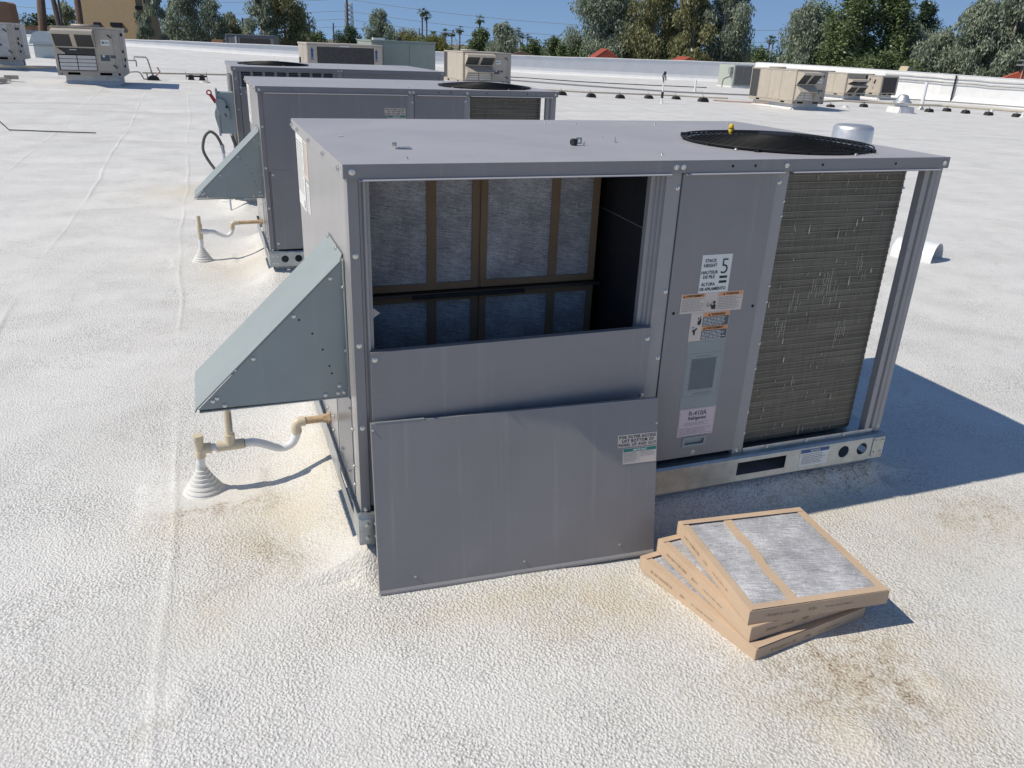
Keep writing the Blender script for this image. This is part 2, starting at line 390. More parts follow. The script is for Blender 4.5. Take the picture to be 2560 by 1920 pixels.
def mat_roof():
    m, t, b = newmat('foam_roof_coating')
    g = nd(t, 'ShaderNodeNewGeometry'); P = g.outputs['Position']
    def noise(sc, det=3, rough=.5, dist=0):
        n = nd(t, 'ShaderNodeTexNoise'); n.inputs['Scale'].default_value = sc; n.inputs['Detail'].default_value = det; n.inputs['Roughness'].default_value = rough; n.inputs['Distortion'].default_value = dist
        t.links.new(P, n.inputs['Vector']); return n.outputs['Fac']
    def math_(op, a, bb, c=None):
        n = nd(t, 'ShaderNodeMath', operation=op)
        for i, v in enumerate((a, bb, c)):
            if v is None: continue
            if isinstance(v, (int, float)): n.inputs[i].default_value = v
            else: t.links.new(v, n.inputs[i])
        return n.outputs[0]
    def mapr(v, a, bb, c=0, d=1):
        n = nd(t, 'ShaderNodeMapRange'); n.interpolation_type = 'SMOOTHSTEP'
        n.inputs[1].default_value = a; n.inputs[2].default_value = bb; n.inputs[3].default_value = c; n.inputs[4].default_value = d
        t.links.new(v, n.inputs[0]); return n.outputs[0]
    def mixc(f, a, bb):
        n = nd(t, 'ShaderNodeMix', data_type='RGBA'); t.links.new(f, n.inputs[0])
        for i, v in ((6, a), (7, bb)):
            if isinstance(v, tuple): n.inputs[i].default_value = col4(v)
            else: t.links.new(v, n.inputs[i])
        return n.outputs[2]
    # orange-peel foam: rounded lumps about 1 - 2 cm wide, warped
    wv = nd(t, 'ShaderNodeTexNoise'); wv.inputs['Scale'].default_value = 55; wv.inputs['Detail'].default_value = 2; t.links.new(P, wv.inputs['Vector'])
    sc = nd(t, 'ShaderNodeVectorMath', operation='SCALE'); sc.inputs['Scale'].default_value = .009; t.links.new(wv.outputs['Color'], sc.inputs[0])
    ad = nd(t, 'ShaderNodeVectorMath', operation='ADD'); t.links.new(P, ad.inputs[0]); t.links.new(sc.outputs[0], ad.inputs[1])
    vo = nd(t, 'ShaderNodeTexVoronoi', feature='SMOOTH_F1'); vo.inputs['Scale'].default_value = 118; vo.inputs['Smoothness'].default_value = .6; t.links.new(ad.outputs[0], vo.inputs['Vector'])
    lump = mapr(vo.outputs['Distance'], .15, .75, 1, 0)
    med = noise(88, 4, .7, 0); fine = noise(300, 2)
    big = noise(1.1, 4, .6); broad = noise(.35, 3, .5)
    patch = noise(2.3, 3, .55)
    att = nd(t, 'ShaderNodeAttribute', attribute_name='stain'); sep = nd(t, 'ShaderNodeSeparateColor'); t.links.new(att.outputs['Color'], sep.inputs[0])
    brown, tan, smooth_ = sep.outputs[0], sep.outputs[1], sep.outputs[2]
    amp = mapr(patch, .3, .7, .8, 1.15)
    height = math_('ADD', math_('MULTIPLY', lump, math_('MULTIPLY', amp, 1.0)), math_('ADD', math_('MULTIPLY', med, math_('MULTIPLY', amp, 1.25)), math_('MULTIPLY', fine, .18)))
    # colour
    base = mixc(mapr(big, .3, .7), (.685, .677, .65), (.775, .766, .738))
    base = mixc(mapr(broad, .35, .65, 0, .5), base, (.69, .69, .67))
    # dirt that sits in the low pores
    pore = mapr(math_('ADD', math_('MULTIPLY', med, .75), math_('MULTIPLY', lump, .35)), .30, .58, 1, 0)
    dirtamt = math_('ADD', math_('MULTIPLY', pore, mapr(patch, .36, .72, .22, .66)), math_('MULTIPLY', mapr(noise(9, 4, .7), .55, .8), .10))
    base = mixc(dirtamt, base, (.27, .265, .25))
    speck = math_('MULTIPLY', mapr(noise(135, 3, .6), .57, .66), mapr(noise(2.7, 4, .6), .40, .62, .25, 1)); base = mixc(math_('MULTIPLY', speck, .7), base, (.22, .215, .20))
    grime = math_('MULTIPLY', mapr(noise(3.4, 5, .7), .52, .74), mapr(noise(33, 3, .6), .45, .66, .15, .7)); base = mixc(math_('MULTIPLY', grime, .34), base, (.34, .33, .30))
    tn = math_('MULTIPLY', tan, mapr(noise(7, 5, .7), .25, .65, .25, 1))
    base = mixc(math_('MULTIPLY', tn, .75), base, (.60, .52, .37))
    bn = math_('MULTIPLY', brown, mapr(noise(14, 5, .75), .42, .62, .12, 1))
    base = mixc(math_('MULTIPLY', bn, math_('ADD', .30, math_('MULTIPLY', pore, .75))), base, (.24, .165, .105))
    # faint tide lines where puddles dried
    ring = math_('ABSOLUTE', math_('SUBTRACT', noise(.9, 3, .55), .5), None); rl = mapr(ring, .0, .012, 1, 0)
    base = mixc(math_('MULTIPLY', rl, mapr(noise(5, 3, .6), .45, .65, 0, .28)), base, (.42, .38, .30))
    ring2 = math_('ABSOLUTE', math_('SUBTRACT', noise(.55, 2, .5), .46), None); base = mixc(math_('MULTIPLY', mapr(ring2, .0, .05, 1, 0), .14), base, (.47, .455, .42))
    # long pale streaks left by ponding water, seen far across the roof
    mp = nd(t, 'ShaderNodeMapping'); mp.inputs['Scale'].default_value = (.22, 1.3, 1); t.links.new(P, mp.inputs[0])
    st = nd(t, 'ShaderNodeTexNoise'); st.inputs['Scale'].default_value = 1.0; st.inputs['Detail'].default_value = 5; st.inputs['Roughness'].default_value = .65; t.links.new(mp.outputs[0], st.inputs['Vector'])
    sx = nd(t, 'ShaderNodeSeparateXYZ'); t.links.new(P, sx.inputs[0])
    far = mapr(sx.outputs[1], 5, 16)
    base = mixc(math_('MULTIPLY', far, mapr(st.outputs['Fac'], .53, .70, 0, .5)), base, (.47, .45, .42))
    t.links.new(base, b.inputs['Base Color'])
    b.inputs['Roughness'].default_value = .62; b.inputs['Specular IOR Level'].default_value = .3
    bp = nd(t, 'ShaderNodeBump'); bp.inputs['Distance'].default_value = .0024
    calm = math_('MULTIPLY', mapr(sx.outputs[1], .2, 7, 1, .35), mapr(noise(.8, 3, .5), .35, .65, .85, 1.1))
    t.links.new(math_('MULTIPLY', math_('MULTIPLY', math_('SUBTRACT', 1, math_('MULTIPLY', smooth_, .8)), .95), calm), bp.inputs['Strength'])
    t.links.new(height, bp.inputs['Height']); t.links.new(bp.outputs[0], b.inputs['Normal'])
    return m
def build_roof():
    SEAMS = [-.63, -1.63, -2.68, -3.72, -4.75]
    xs = list(np.arange(-2.2, 3.6, .02))+list(np.arange(3.6, 8, .08))+list(np.arange(8, 60.1, .7))+list(np.arange(-6, -2.2, .06))+list(np.arange(-62, -6, .9))
    for s in SEAMS[:3]: xs += list(np.arange(s-.05, s+.05, .006))
    xs = np.unique(np.round(xs, 3))
    ys = list(np.arange(-2.0, 2.2, .02))+list(np.arange(2.2, 9, .05))+list(np.arange(9, 24, .3))+list(np.arange(24, 70, .8))+list(np.arange(-14, -2, .5))
    ys = np.unique(np.round(ys, 3))
    X, Y = np.meshgrid(xs, ys)
    Z = slope(X, Y)
    Z = Z+.007*(vnoise(X*1.7, Y*1.7, 3)-.5)+.004*(vnoise(X*5, Y*5, 5)-.5)+.0025*(vnoise(X*12, Y*12, 9)-.5)
    far = sstep(7, 16, Y); Z = Z+far*.06*(vnoise(X*.35, Y*.5, 13)-.5)
    for i, s in enumerate(SEAMS):
        c = s+.02*np.sin(Y*.9+i)+.008*np.sin(Y*4.3+i*2)+.012*(vnoise(Y*1.4+40*i, Y*0, 21)-.5)
        w = .011+.010*vnoise(Y*2.1, Y*0+i, 23)
        Z = Z+(.0034 if i == 0 else .0050)*np.clip(1.5*vnoise(Y*1.3+9*i, Y*0, 25)-.25, .05, 1)*np.exp(-((X-c)/w)**2)*np.where(Y < -1.2, 1, 1)
    Z = Z-.018*np.exp(-(((X-1.0)/.3)**2+((Y+.2)/.25)**2))
    for (a, b, c, d) in CURBS:
        dx = np.maximum(np.maximum(a-X, X-b), 0); dy = np.maximum(np.maximum(c-Y, Y-d), 0); dd = np.hypot(dx, dy)
        front = (Y < c) & (c == 0.0)
        wob = np.where(front, .035+.025*vnoise(X*4, Y*4, 31), .10+.09*vnoise(X*3, Y*3, 31))
        Z = Z+.105*np.exp(-(dd/wob)**1.5)
    # raised square of membrane under the drain cones, two low blisters
    for (px, py) in ((-.50, .66), (-.47, 4.33)):
        e = np.maximum(np.abs(X-px)/.24, np.abs(Y-py)/.17); Z = Z+.009*(1-sstep(.95, 1.03, e))
    for (px, py, r, h) in ((-.56, -.42, .07, .012), (1.16, -1.12, .08, .016), (1.50, -1.02, .05, .010), (-.24, 11.3, .12, .03)):
        Z = Z+h*np.exp(-(((X-px)/r)**2+((Y-py)/r)**2))
    def G(px, py, r, ry=None): return np.exp(-(((X-px)/r)**2+((Y-py)/(ry or r))**2))
    n1 = vnoise(X*6, Y*6, 41)
    brown = G(1.27, -.90, .24, .17)*1.0+G(1.36, -1.06, .10)*.6+G(2.42, -.34, .22, .10)*.75+G(-.44, .550, .17, .035)*1.8+G(-.28, 7.5, .30, .35)*.5+G(-.31, .27, .09)*.55+G(-.25, .17, .07)*.5
    tan = G(1.32, -.95, .44, .34)*.95+G(2.3, -.40, .45, .22)*.6+G(-.30, .35, .22, .3)*.7+G(.75, -.42, .32, .13)*.85+G(-.50, -.07, .13)*.5+G(-.05, .7, .3, .5)*.45+G(-.4, 7.6, .7, .5)*.8+G(-.62, .46, .15)*.4+G(.4, -.28, .5, .08)*.6+G(1.78, -.12, .5, .10)*.55+G(1.9, .9, 2, 2)*.0+G(-.2, 4.1, .3, .4)*.5+G(3.2, -.3, .7, .35)*.35
    brown += G(1.8, -.02, .55, .05)*.75+G(2.1, .05, .35, .12)*.4
    for (a, b, c, d) in CURBS:
        dx = np.maximum(np.maximum(a-X, X-b), 0); dy = np.maximum(np.maximum(c-Y, Y-d), 0); tan += .35*np.exp(-np.hypot(dx, dy)/.12)
    smooth_ = np.clip(sum(1-sstep(.85, 1.05, np.maximum(np.abs(X-px)/.22, np.abs(Y-py)/.15)) for px, py in ((-.50, .66), (-.47, 4.33)))+.25*np.exp(-((X+.63)/.02)**2), 0, 1)
    ny, nx = X.shape
    pts = np.stack([X.ravel(), Y.ravel(), Z.ravel()], 1).astype(np.float32)
    I = np.arange(ny*nx).reshape(ny, nx)
    F = np.stack([I[:-1, :-1].ravel(), I[:-1, 1:].ravel(), I[1:, 1:].ravel(), I[1:, :-1].ravel()], 1)
    fx = pts[F].mean(1)
    keep = np.ones(len(F), bool)
    # inside the parapet polygon
    poly = WALL+[(53, -14), (-62, -14), (-62, 67)]
    ins = np.zeros(len(F), bool); px, py = fx[:, 0], fx[:, 1]
    for i in range(len(poly)):
        x1, y1 = poly[i]; x2, y2 = poly[(i+1) % len(poly)]
        if y1 == y2: continue
        cnd = ((y1 > py) != (y2 > py)) & (px < (x2-x1)*(py-y1)/(y2-y1)+x1); ins ^= cnd
    F = F[ins]
    me = bpy.data.meshes.new('roof_surface')
    me.vertices.add(len(pts)); me.vertices.foreach_set('co', pts.ravel())
    me.loops.add(len(F)*4); me.loops.foreach_set('vertex_index', F.ravel().astype(np.int32))
    me.polygons.add(len(F)); me.polygons.foreach_set('loop_start', np.arange(0, len(F)*4, 4, dtype=np.int32))
    me.update(calc_edges=True); me.polygons.foreach_set('use_smooth', np.ones(len(F), bool))
    ca = me.color_attributes.new('stain', 'FLOAT_COLOR', 'POINT')
    cc = np.stack([np.clip(brown, 0, 1).ravel(), np.clip(tan, 0, 1).ravel(), smooth_.ravel(), np.ones(ny*nx)], 1).astype(np.float32)
    ca.data.foreach_set('color', cc.ravel())
    me.materials.append(mat_roof())
    o = link('roof_surface', me); o['kind'] = 'structure'
build_roof()

# land beyond the building
def mat_land():
    m, t, b = newmat('far_ground')
    g = nd(t, 'ShaderNodeNewGeometry'); n = nd(t, 'ShaderNodeTexNoise'); n.inputs['Scale'].default_value = .03; n.inputs['Detail'].default_value = 5
    t.links.new(g.outputs['Position'], n.inputs['Vector']); r = nd(t, 'ShaderNodeValToRGB'); r.color_ramp.elements[0].position = .4; r.color_ramp.elements[1].position = .6
    r.color_ramp.elements[0].color = (.09, .095, .05, 1); r.color_ramp.elements[1].color = (.24, .20, .14, 1); t.links.new(n.outputs['Fac'], r.inputs[0]); t.links.new(r.outputs[0], b.inputs['Base Color'])
    b.inputs['Roughness'].default_value = .9
    return m
mb = MB(); mb.quad((-2500, -2500, -6), (2500, -2500, -6), (2500, 2500, -6), (-2500, 2500, -6), mat_land()); o = mb.build('ground'); o['kind'] = 'structure'

# parapet: cove at the foot, wall, coping
def parapet(name, pts, tops, label, mat):
    mb = MB(); n = len(pts); prof = []
    for i, (x, y) in enumerate(pts):
        a = Vector(pts[max(i-1, 0)]); c = Vector(pts[min(i+1, n-1)]); d = (c-a).normalized(); nr = Vector((d.y, -d.x))   # towards the roof
        z = gz(x, y); top = tops[i]
        P = Vector((x, y))
        row = [(P+nr*.38, z-.03), (P+nr*.16, z+.05), (P+nr*.05, z+.17), (P+nr*.0, z+.34), (P, top-.03), (P+nr*.02, top), (P-nr*.28, top+.02), (P-nr*.30, top-.05), (P-nr*.30, -6.0)]
        prof.append([(q.x, q.y, zz) for q, zz in row])
    k = len(prof[0])
    mb.add([p for r in prof for p in r], [(i*k+j, (i+1)*k+j, (i+1)*k+j+1, i*k+j+1) for i in range(n-1) for j in range(k-1)], mat)
    o = mb.build(name); tag(o, label, 'parapet')
def subdiv(pts, tops, step=1.6):
    P = []; T = []
    for i in range(len(pts)-1):
        a = Vector(pts[i]); b = Vector(pts[i+1]); n = max(1, int((b-a).length/step))
        for k in range(n): P.append(tuple(a+(b-a)*k/n)); T.append(tops[i]+(tops[i+1]-tops[i])*k/n)
    P.append(pts[-1]); T.append(tops[-1]); return P, T
pa, ta = subdiv(WALL[:4], [1.2, 1.056, 1.0, 1.08])
parapet('parapet_wall', pa, [t+.012*math.sin(i*1.9)+.008*math.sin(i*.7) for i, t in enumerate(ta)], 'long shaded white parapet wall along the far edge of the roof', PARA)
pb, tb = subdiv(WALL[3:], [1.15, 1.13, 1.04, .94, .8, .8])
parapet('parapet_wall', pb, tb, 'bright sunlit white parapet wall behind the row of beige units', PARA)

# ---------------------------------------------------------------- grey packaged unit
ZB, ZT, ZR, D, L = .245, 1.324, 1.362, 1.318, 2.17
def extrude_profile(pts, z0, z1, mat, name, parent, th=.002):
    mb = MB(); n = len(pts)
    mb.add([(x, y, z0) for x, y in pts]+[(x, y, z1) for x, y in pts], [(i, i+1, n+i+1, n+i) for i in range(n-1)], mat)
    return mb.build(name, parent, solid=th, fix=False)
def fan_and_guard(u, cxx, cyy, r, z):
    mb = MB(); mb.lathe([(r*.93, z-.30), (r*.93, z-.004), (r*.96, z+.004), (r*.99, z+.004)], (cxx, cyy, 0), BLACK, 40); 
    # open ring: drop the caps
    mb.f = mb.f[:-2]; mb.mi = mb.mi[:-2]
    mb.build('fan_shroud', u, smooth=True, solid=.002)
    f = MB(); f.lathe([(.055, z-.16), (.06, z-.08), (.05, z-.06)], (cxx, cyy, 0), BLACK, 20); hub = f.build('fan', u, smooth=True)
    for k in range(3):
        b_ = MB(); N = 7; vs = []
        for i in range(N):
            t = i/(N-1)
            for rr in (.05, r*.5, r*.9):
                a = 2*math.pi*k/3+t*1.5+rr*.6
                vs.append((cxx+rr*math.cos(a), cyy+rr*math.sin(a), z-.15+.085*t))
        b_.add(vs, [(i*3+j, i*3+j+1, (i+1)*3+j+1, (i+1)*3+j) for i in range(N-1) for j in range(2)], PIPEG)
        b_.build('blade', hub, smooth=True, solid=.003)
    g = MB(); zc = z+.034
    g.lathe([(.06, zc-.004), (.07, zc), (.065, zc+.003)], (cxx, cyy, 0), WIREB, 24)
    gd = g.build('fan_guard', u, smooth=True)
    NR = 15
    def zr_(rr): return z+.010+.024*(1-(rr/r)**2)
    for i in range(NR):
        rr = .09+(r-.09)*i/(NR-1); w = MB(); n = 56
        w.tube([(cxx+rr*math.cos(2*math.pi*k/n), cyy+rr*math.sin(2*math.pi*k/n), zr_(rr)) for k in range(n)], .0019 if i < NR-1 else .0028, WIREB, 5, closed=True)
        w.build('ring', gd, smooth=True)
    for k in range(12):
        a = 2*math.pi*k/12+.2; w = MB()
        w.tube([(cxx+rr*math.cos(a), cyy+rr*math.sin(a), zr_(rr)-.004) for rr in (.07, r*.5, r*.8, r*.995)]+[(cxx+r*math.cos(a), cyy+r*math.sin(a), z+.002)], .0026, WIREB, 5)
        w.build('spoke', gd, smooth=True)
    screws(u, [(cxx+(r+.012)*math.cos(a), cyy+(r+.012)*math.sin(a), z+.001) for a in (.4, 1.97, 3.7, 4.9)], 'z', 1.0)
    for a in (.9, 2.3, 3.9, 5.3):
        w = MB(); w.box((-.012, -.008, 0), (.02, .008, .012), WIREB, Matrix.Translation((cxx+(r-.005)*math.cos(a), cyy+(r-.005)*math.sin(a), z))@Matrix.Rotation(a, 4, 'Z')); w.build('guard_clip', gd)
def make_coil(u, path, z0, z1, name='condenser_coil', mat=None, dings=True):
    mb = MB(); N = len(path); rows = int((z1-z0)/.0254); prof = []
    for i in range(rows):
        z = z0+i*.0254
        prof += [(0, z), (0, z+.019), (.0014, z+.0202), (.0014, z+.0238)]
    prof.append((0, z1))
    nrm = []
    for i in range(N):
        a = Vector(path[max(i-1, 0)]); b = Vector(path[min(i+1, N-1)]); d = (b-a).normalized(); nrm.append(Vector((d.y, -d.x)))
    k = len(prof); vs = []
    for i, p in enumerate(path):
        for off, z in prof: q = Vector(p)+nrm[i]*off; vs.append((q.x, q.y, z))
    mb.add(vs, [(i*k+j, (i+1)*k+j, (i+1)*k+j+1, i*k+j+1) for i in range(N-1) for j in range(k-1) if j % 4 not in (2,)], mat or COIL)
    mb.add(vs, [(i*k+j, (i+1)*k+j, (i+1)*k+j+1, i*k+j+1) for i in range(N-1) for j in range(k-1) if j % 4 == 2], mat or COILEDGE)
    # inner face and ends so that the coil is a slab
    vs = []
    for i, p in enumerate(path):
        q = Vector(p)-nrm[i]*.035
        vs += [(q.x, q.y, z0), (q.x, q.y, z1)]
    mb.add(vs, [(2*i, 2*i+1, 2*i+3, 2*i+2) for i in range(N-1)], HOLE)
    for z in (z0, z1):
        vs = []
        for i, p in enumerate(path): q = Vector(p); w = q-nrm[i]*.035; vs += [(q.x, q.y, z), (w.x, w.y, z)]
        mb.add(vs, [(2*i, 2*i+1, 2*i+3, 2*i+2) for i in range(N-1)], mat or COIL)
    c = mb.build(name, u, fix=False)
    if dings:
        r = random.Random(5)
        x0 = path[0][0]; x1 = path[0][0]+.5
        d = MB()
        for i in range(110):
            x = r.uniform(x0+.015, x1-.02); z = z0+(z1-z0)*(r.random()**1.3); big = r.random() < .13
            w = r.uniform(.0008, .0016)*(2.6 if big else 1); h = r.uniform(.004, .03) if not big else r.uniform(.02, .05)
            y = path[0][1]-.0062
            d.add([(x, y, z), (x+w, y, z+h*.15), (x+w*.6, y-.0015, z+h*.6), (x+w*.3, y, z+h), (x-w*.5, y, z+h*.5)], [(0, 1, 2, 3, 4)], DING)
        for (xx, zz, n) in ((1.70, .86, 9), (1.76, .84, 7), (1.62, .80, 4), (1.86, .66, 5), (1.57, .72, 5), (1.9, .92, 4)):
            for i in range(n):
                x = xx+i*.011+r.uniform(-.003, .003); h = r.uniform(.03, .09); z = zz+r.uniform(-.03, .03)
                d.add([(x, path[0][1]-.0060, z), (x+.0013, path[0][1]-.0060, z), (x+.0013, path[0][1]-.0062, z+h), (x, path[0][1]-.0062, z+h)], [(0, 1, 2, 3)], DING)
        o = d.build('bent_fins', c, fix=False); o['kind'] = 'stuff'
    return c
def filter_sticker(parent, T):
    s = sticker(parent, 'sticker', -.150, 0, -.046, 0, CREAMST, T=T, label='white sticker that tells how to lift the filter panel',
                texts=[('FOR FILTER ACCESS', .0142, -.075, -.0145, BLACKINK, .00035, 'CENTER', 1.22), ('LIFT BOTTOM OF', .0142, -.073, -.0285, BLACKINK, .00035, 'CENTER', 1.22), ('PANEL UP AND OUT', .0142, -.075, -.0425, BLACKINK, .00035, 'CENTER', 1.22)])
    T2 = T@Matrix.Translation((0, 0, -.050))
    sticker(parent, 'sticker', -.130, 0, -.058, 0, CREAMST, T=T2, label='white sticker with a green band headed IMPORTANT',
            blocks=[(-.128, -.002, -.0135, -.002, GREENST), (-.0655, -.0650, -.056, -.0135, GREYINK)],
            lines=textlines(-.126, -.068, -.052, -.016, 8, GREYINK, seed=2)+textlines(-.062, -.004, -.034, -.016, 4, GREYINK, seed=3),
            texts=[('IMPORTANT', .0098, -.065, -.0115, WHITEST, .0003, 'CENTER', 1.05)])
def warn_tri(u, v, s): return [((u, v), (u+s, v), (u+s*.5, v+s*.9)), BLACKINK]
def make_grey_unit(loc, label, opened):
    u = empty('rooftop_unit', loc, label, 'air conditioner', 'grey packaged rooftop units')
    fn = lambda a, b: (a, -.025, b)
    # base rails with fork pockets and lifting holes
    plate(-.012, 2.187, .134, .234, [('r', .48, .71, .16, .216), ('r', 1.457, 1.687, .16, .216), ('c', .095, .188, .026), ('c', .19, .188, .026), ('c', 1.978, .188, .0265), ('c', 2.073, .188, .0265)], fn, GALV).build('base_rail', u, solid=.003, fix=False)
    plate(-.025, D+.012, .134, .234, [('r', .07, .36, .194, .231)], lambda a, b: (-.013, a, b), GALV).build('base_rail', u, solid=.003, fix=False)
    plate(-.025, D+.012, .134, .234, [('r', .09, .33, .158, .222), ('r', .95, 1.18, .158, .222)], lambda a, b: (2.188, a, b), GALV).build('base_rail', u, solid=.003, fix=False)
    mb = MB(); mb.box((-.013, D+.009, .134), (2.187, D+.012, .234), GALV); mb.build('base_rail', u)
    mb = MB(); mb.prism([(-.027, .234), (-.020, .243), (.0, .2445), (.0, .238), (-.018, .237)], 'x', -.014, 2.189, GALV); mb.box((.02, .0, .238), (2.187, D+.008, .243), GALV); mb.build('base_pan', u)
    mb = MB(); mb.box((1.49, -.001, .2445), (2.13, .001, .264), GALV); mb.build('pan_flange', u)
    screws(u, [(x, -.002, .255) for x in (1.60, 1.79, 1.98)], '-y', .8)
    mb = MB(); mb.box((2.125, -.030, .146), (2.186, -.0266, .234), GALV); mb.build('corner_bracket', u, bevel=.002)
    mb = MB(); mb.box((-.010, -.030, .146), (.05, -.0266, .232), GALV); mb.build('corner_bracket', u, bevel=.002)
    screws(u, [(x, -.030, z) for x in (2.138, 2.174) for z in (.163, .217)]+[(x, -.030, z) for x in (.012, .042) for z in (.163, .212)], '-y', .9)
    mb = MB(); mb.box((.03, .006, .0), (2.14, D-.02, .133), CURBG); mb.build('roof_curb', u)
    # corner posts
    extrude_profile([(0, .05), (0, 0), (.0285, 0), (.0285, .018)], ZB, ZT, GREY, 'corner_post', u)
    extrude_profile([(2.09, .03), (2.09, 0), (2.112, 0), (2.117, .013), (2.128, .013), (2.133, .004), (2.148, .004), (2.152, 0), (2.17, 0), (2.17, .055), (2.155, .055)], ZB, ZT, GREY2, 'corner_post', u)
    extrude_profile([(2.10, D), (2.17, D), (2.17, D-.06)], ZB, ZT, GREY2, 'corner_post', u)
    screws(u, [(.0145, 0, z) for z in (1.104, .829, .552, .253)], '-y')
    screws(u, [(2.158, -.0, z) for z in (.27,)], '-y', .8)
    screws(u, [(2.097, -.001, z) for z in (1.16, 1.02, .86, .80, .66, .46)], '-y', .42, 'bolt_hole', HOLEM)
    # back, left and hidden right walls
    mb = MB(); mb.box((.004, D-.012, ZB), (2.10, D-.002, ZT), GREY); mb.build('back_panel', u)
    mb = MB(); mb.box((.0015, .0505, ZB), (.012, D-.0125, ZT), GREY2)
    mb.box((-.0005, .052, ZB), (.0014, .085, ZT), GREY2); mb.box((-.0012, .12, .245), (.0014, .150, .598), GREY2); mb.box((-.001, .46, .245), (.0014, .49, .60), GREY2)
    mb.build('side_panel', u)
    screws(u, [(-.001, y, z) for y, z in ((.108, .498), (.108, .36), (.108, .29), (.135, .561), (.21, .286), (.37, .292), (.58, .328), (.59, .264), (.76, .284), (.70, .45), (.92, .30), (1.1, .30), (1.1, .5))], '-x', .9)
    # data plates on the side
    S = Matrix.Translation((.001, 0, 0))@Matrix.Rotation(R(-90), 4, 'Z')
    mirror = lambda y: -y
    sticker(u, 'sticker', -1.31, -1.065, 1.02, 1.312, WHITEST, T=S, label='large white data plate on the sunlit end', lines=textlines(-1.30, -1.08, 1.08, 1.29, 16, GREYINK, seed=11)+[(-1.12, -1.10, 1.03, BLACKINK, .03)])
    sticker(u, 'sticker', -1.055, -.93, 1.16, 1.308, CREAMST, T=S, lines=textlines(-1.05, -.95, 1.18, 1.30, 12, GREYINK, seed=12))
    sticker(u, 'sticker', -1.03, -.93, 1.035, 1.15, WHITEST, T=S, lines=textlines(-1.02, -.94, 1.04, 1.14, 9, GREYINK, seed=13))
    # hood on the end wall
    a, b = .15, .46
    h = MB()
    h.prism([(-.001, 1.055), (-.463, .607), (-.001, .600)], 'y', a, a+.002, HOOD); h.prism([(-.001, 1.055), (-.463, .607), (-.001, .600)], 'y', b-.002, b, HOOD)
    h.prism([(0, 1.062), (-.468, .614), (-.474, .600), (-.470, .600), (-.464, .611), (0, 1.058)], 'y', a-.003, b+.003, HOOD)
    h.box((-.46, a-.001, .596), (-.002, a+.02, .600), HOOD); h.box((-.46, b-.02, .596), (-.002, b+.001, .600), HOOD)
    h.box((-.004, a-.022, .60), (-.0005, a, 1.06), HOOD); h.box((-.004, b, .60), (-.0005, b+.022, 1.06), HOOD); h.prism([(0, 1.056), (-.010, 1.054), (-.002, 1.075)], 'y', a, b, HOOD)
    hd = h.build('intake_hood', u)
    screws(hd, [(x, a-.001, z) for x, z in ((-.04, 1.0), (-.157, .887), (-.287, .76), (-.405, .640), (-.418, .632), (-.385, .613), (-.076, .613), (-.03, .64), (-.035, .615), (-.016, .616))], '-y', .75)
    screws(hd, [(x, a-.0005, z) for x, z in ((-.142, .874), (-.105, .826), (-.076, .77), (-.058, .712), (-.052, .686))], '-y', .7, 'bolt_hole', HOLEM)
    screws(hd, [(-.005, a-.012, .973), (-.005, a-.012, .765), (-.005, .42, 1.068), (-.005, .25, 1.068), (-.005, b+.012, .8)], '-x', .9)
    # top
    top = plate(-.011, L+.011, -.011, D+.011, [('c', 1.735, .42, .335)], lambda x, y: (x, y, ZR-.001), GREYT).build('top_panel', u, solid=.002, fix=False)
    t = MB()
    t.box((-.011, -.0125, ZT-.001), (L+.011, -.0095, ZR-.0002), GREY); t.box((-.011, D+.0095, ZT), (L+.011, D+.0125, ZR-.0002), GREY)
    t.box((-.0125, -.0094, ZT), (-.0095, D+.0094, ZR-.0002), GREY2); t.box((L+.0095, -.0094, ZT), (L+.0125, D+.0094, ZR-.0002), GREY2)
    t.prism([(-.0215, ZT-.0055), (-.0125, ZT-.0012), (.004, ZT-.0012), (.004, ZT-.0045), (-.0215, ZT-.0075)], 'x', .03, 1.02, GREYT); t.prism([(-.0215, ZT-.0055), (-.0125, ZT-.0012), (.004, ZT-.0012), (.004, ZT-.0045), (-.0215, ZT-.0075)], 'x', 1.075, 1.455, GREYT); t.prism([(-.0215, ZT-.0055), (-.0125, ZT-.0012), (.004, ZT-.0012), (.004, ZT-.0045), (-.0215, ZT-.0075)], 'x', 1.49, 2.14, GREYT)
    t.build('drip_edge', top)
    screws(u, [(x, -.0125, 1.3425) for x in (.012, 1.036, 1.062, 1.462, 2.158)], '-y', 1.12)
    screws(u, [(x, -.0127, 1.342) for x in (1.248, 1.336, 1.61, 1.93)], '-y', 1.0, 'bolt_hole', HOLEM)
    screws(u, [(-.0127, y, 1.340) for y in (.07, .38, .74, 1.10, 1.30)], '-x', 1.1)
    screws(u, [(x, y, ZR) for x, y in ((1.61, 1.139), (2.064, 1.218), (1.208, 1.14), (1.069, 1.169), (1.057, .119), (.19, .094), (1.07, .6))], 'z', .7)
    # mullions
    extrude_profile([(.974, .05), (.974, .028), (.990, .028), (.992, .020), (1.000, .020), (1.003, .010), (1.012, .010), (1.014, 0), (1.0665, 0), (1.0665, .02)], ZB, ZT-.002, GREY2, 'mullion', u)
    extrude_profile([(1.4405, .02), (1.4405, 0), (1.486, 0), (1.488, .03)], ZB, ZT-.002, GREY2, 'mullion', u)
    screws(u, [(1.058, 0, z) for z in (1.275, .929, .686, .42)]+[(1.452, 0, 1.286), (1.457, 0, .259)], '-y')
    screws(u, [(1.484, -.0006, z) for z in (1.22, 1.17, .92, .86, .70, .60, .42, .33)], '-y', .55)
    # control panel with its stickers and pull
    cp = plate(1.0705, 1.4375, .268, ZT-.006, [('r', 1.212, 1.296, .320, .342)], lambda x, z: (x, -.004, z), GREY).build('control_panel', u, solid=.003, fix=False)
